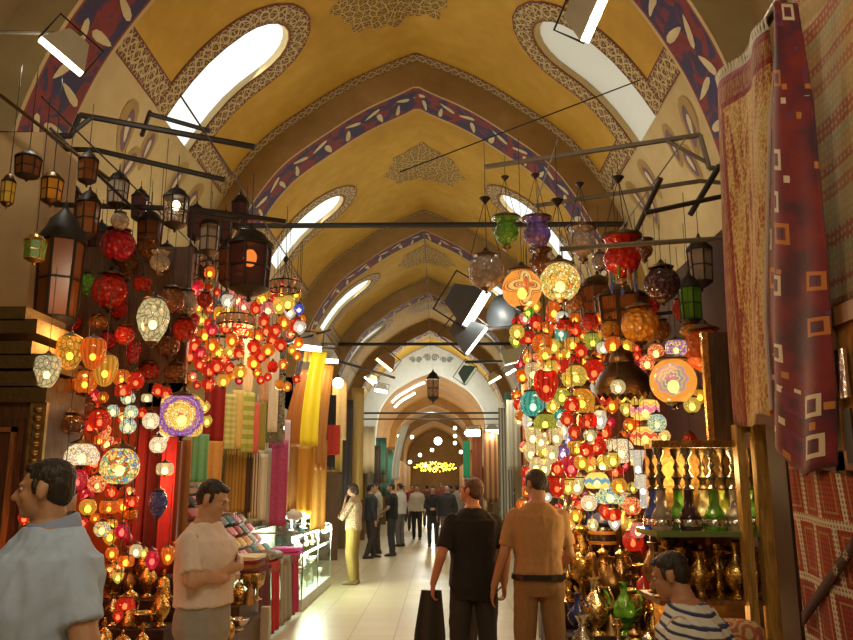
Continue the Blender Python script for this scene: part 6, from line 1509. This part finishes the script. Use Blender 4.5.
def shop(side, y0, y1, i):
    sg = -1 if side == 'L' else 1
    xb = -3.6 if side == 'L' else 2.7; xf = -2.3 if side == 'L' else 1.75
    o = V3((xb, (y0 + y1) / 2, 0)); hy = (y1 - y0) / 2
    where = ('first', 'second', 'third', 'fourth', 'fifth', 'sixth', 'seventh', 'eighth')[i] + ' beyond the ' + ('glass showcase' if side == 'L' else 'brass stall')
    t = thing('shop_unit', 'lit shop unit with glass shelves of souvenirs, ' + where, 'shop', o)
    MB().box((min(0, -sg * .0) - .05, -hy, 0), (.05, hy, 3.4)).build('backboard', plain('shop backboard %d' % (i % 3), ((.35, .25, .12), (.22, .12, .06), (.30, .27, .20))[i % 3], .6), t, False)
    MB().box((-.1 if side == 'L' else -(xb - xf), hy - .06, 0), ((xf - xb) if side == 'L' else .1, hy, 3.2)).build('side_wall', plain('shop side wall %d' % (i % 2), ((.16, .08, .03), (.28, .2, .1))[i % 2], .6), t, False)
    zsv = (.55, 1.0, 1.45, 1.9)
    for z in zsv: MB().box((-(0 if side == 'L' else .75), -hy + .05, z), ((.75 if side == 'L' else 0), hy - .08, z + .02)).build('shelf', plain('pale shelf', (.5, .48, .4), .3), t, False)
    MB().box((-(.0 if side == 'L' else .6), -hy + .3, 2.75), ((.6 if side == 'L' else 0), -hy + .5, 2.8)).build('light_tube', PANELITE, t, False)
    for z in zsv:
        for k in range(3):
            box_or_jar(V3((xb - sg * .6 + R.uniform(-.05, .05), y0 + .3 + k * (y1 - y0 - .5) / 3 + R.uniform(0, .1), z + .02)), R.uniform(.22, .36), side)
    point(V3((xf - sg * .15, (y0 + y1) / 2 - .6, 2.6)), 20, (1., .88, .62) if i % 2 == 0 else (1, .95, .8), .2)
    # textiles hung at the front
    for k in range(2):
        c = R.choice([(.30, .04, .03), (.40, .26, .06), (.06, .04, .03), (.5, .42, .26), (.08, .22, .16), (.40, .15, .04), (.5, .48, .4)]); nm = {.30: 'red', .40: 'gold', .06: 'dark brown', .5: 'cream', .08: 'dark green'}.get(c[0], 'rust')
        yy = y0 + (.15 if k == 0 else (y1 - y0) * .55); zt = R.uniform(2.9, 3.6); h = R.uniform(1.1, 1.9); w = R.uniform(.35, .6)
        q = thing('hanging_textile', None, 'cloth', (xf - sg * .1 * k, yy, zt - h), 0, 'textiles hung before the far shops'); ph = R.uniform(0, 6)
        sheet(lambda u, v, w=w, h=h, ph=ph: V3(((u - .5) * w, .04 * sin(u * 14 + ph), h * (1 - v))), 12, 4, 'cloth', cloth('far textile %.2f %.2f' % c[:2], c), q, .01)
        x, y = proj(q.location + V3((0, 0, h / 2))); AUTO.append((q, nm + ' hanging textile', x, y, 'F' + side))
for i in range(8):
    shop('L', 15.6 + i * 3.4, 18.8 + i * 3.4, i)
for i in range(8):
    shop('R', 11.0 + i * 4.0, 14.8 + i * 4.0, i)
drape(472, 482, 428, 500, 22, CL('rust carpet', (.28, .08, .03)), 'tall rust carpet hung by the brightest shop lamp', 'hanging_carpet', 'carpet')
drape(483, 498, 430, 502, 21, stripes('brown gold carpet', (.34, .18, .05), (.16, .05, .03), 18., 0), 'brown and gold striped carpet hung beyond the man in black', 'hanging_carpet', 'carpet')
drape(498, 512, 408, 520, 15.5, stripes('silver garment', (.5, .5, .42), (.16, .16, .12), 30., 0), 'long silver striped garment hung next to the tan-shirted man', 'hanging_garment', 'garment')
drape(506, 520, 400, 470, 13.5, stripes('grey green garment', (.34, .36, .26), (.5, .48, .38), 22., 0), 'grey green garment hung above the tan-shirted man', 'hanging_garment', 'garment')
drape(463, 470, 441, 478, 26, CL('emerald cloth', (.05, .5, .25)), 'emerald green garment hung far down the street', 'hanging_garment', 'garment')
drape(392, 399, 425, 480, 24, CL('white cloth', (.7, .7, .62)), 'white garment curving down before the lit shops', 'hanging_garment', 'garment', sway=.3)
# jewellery counter beyond the tan-shirted man
t = thing('jewellery_counter', 'glass counter of silver trinkets beyond the tan-shirted man', 'counter', (1.6, 9.8, 0))
MB().box((-.5, -.4, 0), (.4, .9, .8)).build('counter_body', plain('pale counter', (.45, .42, .33)), t, False); MB().box((-.5, -.4, .8), (.4, .9, 1.1)).build('glass_box', GL, t, False)
for k in range(14):
    ware(R.choice(['bowl', 'goblet', 'bell', 'lidded_jar']), (1.2 + (k % 7) * .1, 9.55 + .25 * (k // 7), 1.1), R.uniform(.12, .2), R.choice(['silvered', 'pale gold', 'silvered']), 'R', 'trinkets on the jewellery counter')
# ------------------------------------------------------------------ light from the hanging lamps, and added fill lights
for p, e, c in (((-2.35, 5.2, 2.6), 16, (1, .5, .16)), ((-2.6, 5.6, 1.6), 14, (1, .22, .08)), ((-2.0, 6.2, 1.7), 10, (1, .5, .18)), ((-1.75, 7.0, 3.0), 26, (1, .36, .12)), ((-1.6, 7.8, 2.5), 20, (1, .45, .16)), ((-2.2, 4.6, 1.1), 8, (1, .25, .1)),
                ((.85, 6.0, 2.7), 18, (1, .55, .2)), ((1.1, 6.8, 2.2), 26, (1, .45, .14)), ((1.5, 7.4, 1.75), 26, (1, .6, .22)), ((1.75, 5.75, 2.3), 16, (1, .5, .15)), ((1.5, 6.15, 1.35), 14, (1, .75, .35)), ((.95, 7.6, 1.6), 16, (1, .6, .25)), ((1.75, 5.35, 1.75), 9, (1, .7, .3)), ((1.7, 5.3, .9), 5, (1, .6, .25))):
    point(p, e, c, .10)
for y in (11.8, 12.7, 13.6): point((-2.05, y, .9), 90, (.95, 1., .85), .08, 'showcase_tube_glow')
point((-2.3, 12.7, 1.6), 14, (.95, 1., .85), .15, 'showcase_glow')
point((-1.9, 8.7, 3.3), 22, (1, .85, .6), .15, 'stall_glow')  # added fill light without a fixture, brightens the scarves
# unseen fill lamps added above and behind the viewer, shaped like flood lamps
for (x, y, z, e, aim) in ((-.9, .9, 4.4, 85, 0), (.7, .9, 4.4, 70, 0), (-2.4, -1.5, 4.6, 26, 0), (1.8, -1.8, 4.6, 26, 0)):
    t = thing('flood_lamp', ('added fill lamp by the viewer at x %.1f' % x), 'lamp', (x, y, z)); 
    t['label'] = 'added unseen fill lamp, %s' % ('over the blue-shirted man' if y > 0 and x < 0 else 'over the striped kilim' if y > 0 else 'behind the viewer by the cupboard' if x < 0 else 'behind the viewer by the showcase')
    MB().box((-.2, -.12, 0), (.2, .12, .15)).build('reflector_housing', plain('grey lamp housing', (.34, .32, .28), .5), t, False); MB().box((-.18, -.1, -.01), (.18, .1, 0)).build('glowing_glass', FLOOD, t, False)
    point((x, y, z - .25), e, (1., .82, .52), .2)
for y in (10.6, 17.5, 25, 33):
    for x in (-2.6, 1.8): point((x, y, 5.1), 20, (1., .86, .56), .2, 'street_fill')  # added warm fill lights without fixtures, brighten the vault
point((-.4, 41.5, 5.5), 420, (.92, 1., .95), .5, 'crossing_daylight')
for y in (48, 55, 63, 74, 84): point((-.4, y, 3.6), 380, (1., .84, .58), .3, 'far_glow')  # added fill lights without fixtures, lift the dark far tunnel
w = bpy.data.worlds.new('sky'); SC.world = w; w.use_nodes = True
w.node_tree.nodes['Background'].inputs[0].default_value = (.9, .95, 1., 1); w.node_tree.nodes['Background'].inputs[1].default_value = .6
# ------------------------------------------------------------------ labels that single each small thing out
MARKS = {'L': [("the blue-shirted man's head", 40, 490), ("the pink-shirted man's head", 210, 492), ('the square mosaic lamp', 182, 416), ('the large cream egg-shaped lamp', 153, 321), ('the spotted mosaic globe', 120, 466), ('the hanging scarves', 240, 425), ('the crown-shaped chandelier', 285, 284), ('the lit hexagonal lantern', 176, 208), ('the amber cup lamps', 75, 360), ('the tall bronze lantern', 60, 270), ('the black partition post', 137, 520), ("the pink-shirted man's jeans", 205, 615), ('the maroon table cloth', 275, 600), ('the flame-lit lantern', 250, 262), ('the white fur hats', 300, 518), ('the low brass stand', 140, 610)],
         'R': [('the flower rosette globe', 522, 289), ('the ringed rosette globe', 673, 381), ("the tan-shirted man's head", 522, 482), ("the seated boy's head", 668, 572), ('the beaded dome lampshade', 622, 368), ('the green mosque lamp', 506, 232), ('the dark purple globe', 662, 284), ('the hookah shelf', 705, 500), ('the yellow crackled globe', 560, 282), ('the tall white lamps', 641, 480), ('the teal lamp', 533, 404), ('the navy-lidded jar', 607, 552), ("the tan-shirted man's belt", 540, 573), ("the boy's striped jersey", 690, 620), ('the gilt posts', 755, 560)],
         'FL': [('the old gold brocade', 358, 445), ('the dark-suited man', 371, 520), ('the black-shirted clasping man', 393, 520), ('the white curved garment', 395, 450), ('the far crowd', 415, 495)],
         'FR': [('the brightest shop lamp', 480, 431), ('the striped carpet', 490, 465), ('the emerald garment', 466, 455), ('the silver garment', 505, 460), ('the far crowd', 450, 495)]}
ORD = ['', 'second', 'third', 'fourth', 'fifth', 'sixth', 'seventh', 'eighth', 'ninth', 'tenth', 'eleventh', 'twelfth']
grp = {}
for o, desc, x, y, side in AUTO:
    best = sorted(((x - a) ** 2 + (y - b) ** 2, nme, a, b) for nme, a, b in MARKS[side])[0]
    dx, dy = x - best[2], y - best[3]; dist = best[0] ** .5
    if abs(dy) > abs(dx) * 1.2: rel = 'above' if dy < 0 else 'below'
    else:
        toward = (dx > 0) if side in ('L', 'FL') else (dx < 0)
        rel = 'aisleward of' if toward else 'wallward of'
    near = 'just ' if dist < 26 else 'well ' if dist > 62 else ''
    grp.setdefault((desc, near + rel + ' ' + best[1], side), []).append((x, o))
for (desc, rel, side), L in grp.items():
    L.sort(key=lambda q: q[0] if side in ('R', 'FR') else -q[0])
    for i, (x, o) in enumerate(L):
        lab = desc + ' ' + rel
        if len(L) > 1: lab += ', %s from the aisle' % ('first' if i == 0 else ORD[min(i, 11)])
        o['label'] = lab
# ------------------------------------------------------------------ render look
vs_ = SC.view_settings; vs_.view_transform = 'Standard'; vs_.look = 'None'; vs_.gamma = 1.; vs_.exposure = 0.0
try: vs_.use_curve_mapping = False
except Exception: pass
cy = SC.cycles
cy.max_bounces = 7; cy.diffuse_bounces = 3; cy.glossy_bounces = 3; cy.transmission_bounces = 4; cy.transparent_max_bounces = 14
cy.sample_clamp_indirect = 3.; cy.caustics_reflective = False; cy.caustics_refractive = False
try: cy.use_denoising = True; cy.denoiser = 'OPENIMAGEDENOISE'
except Exception: pass
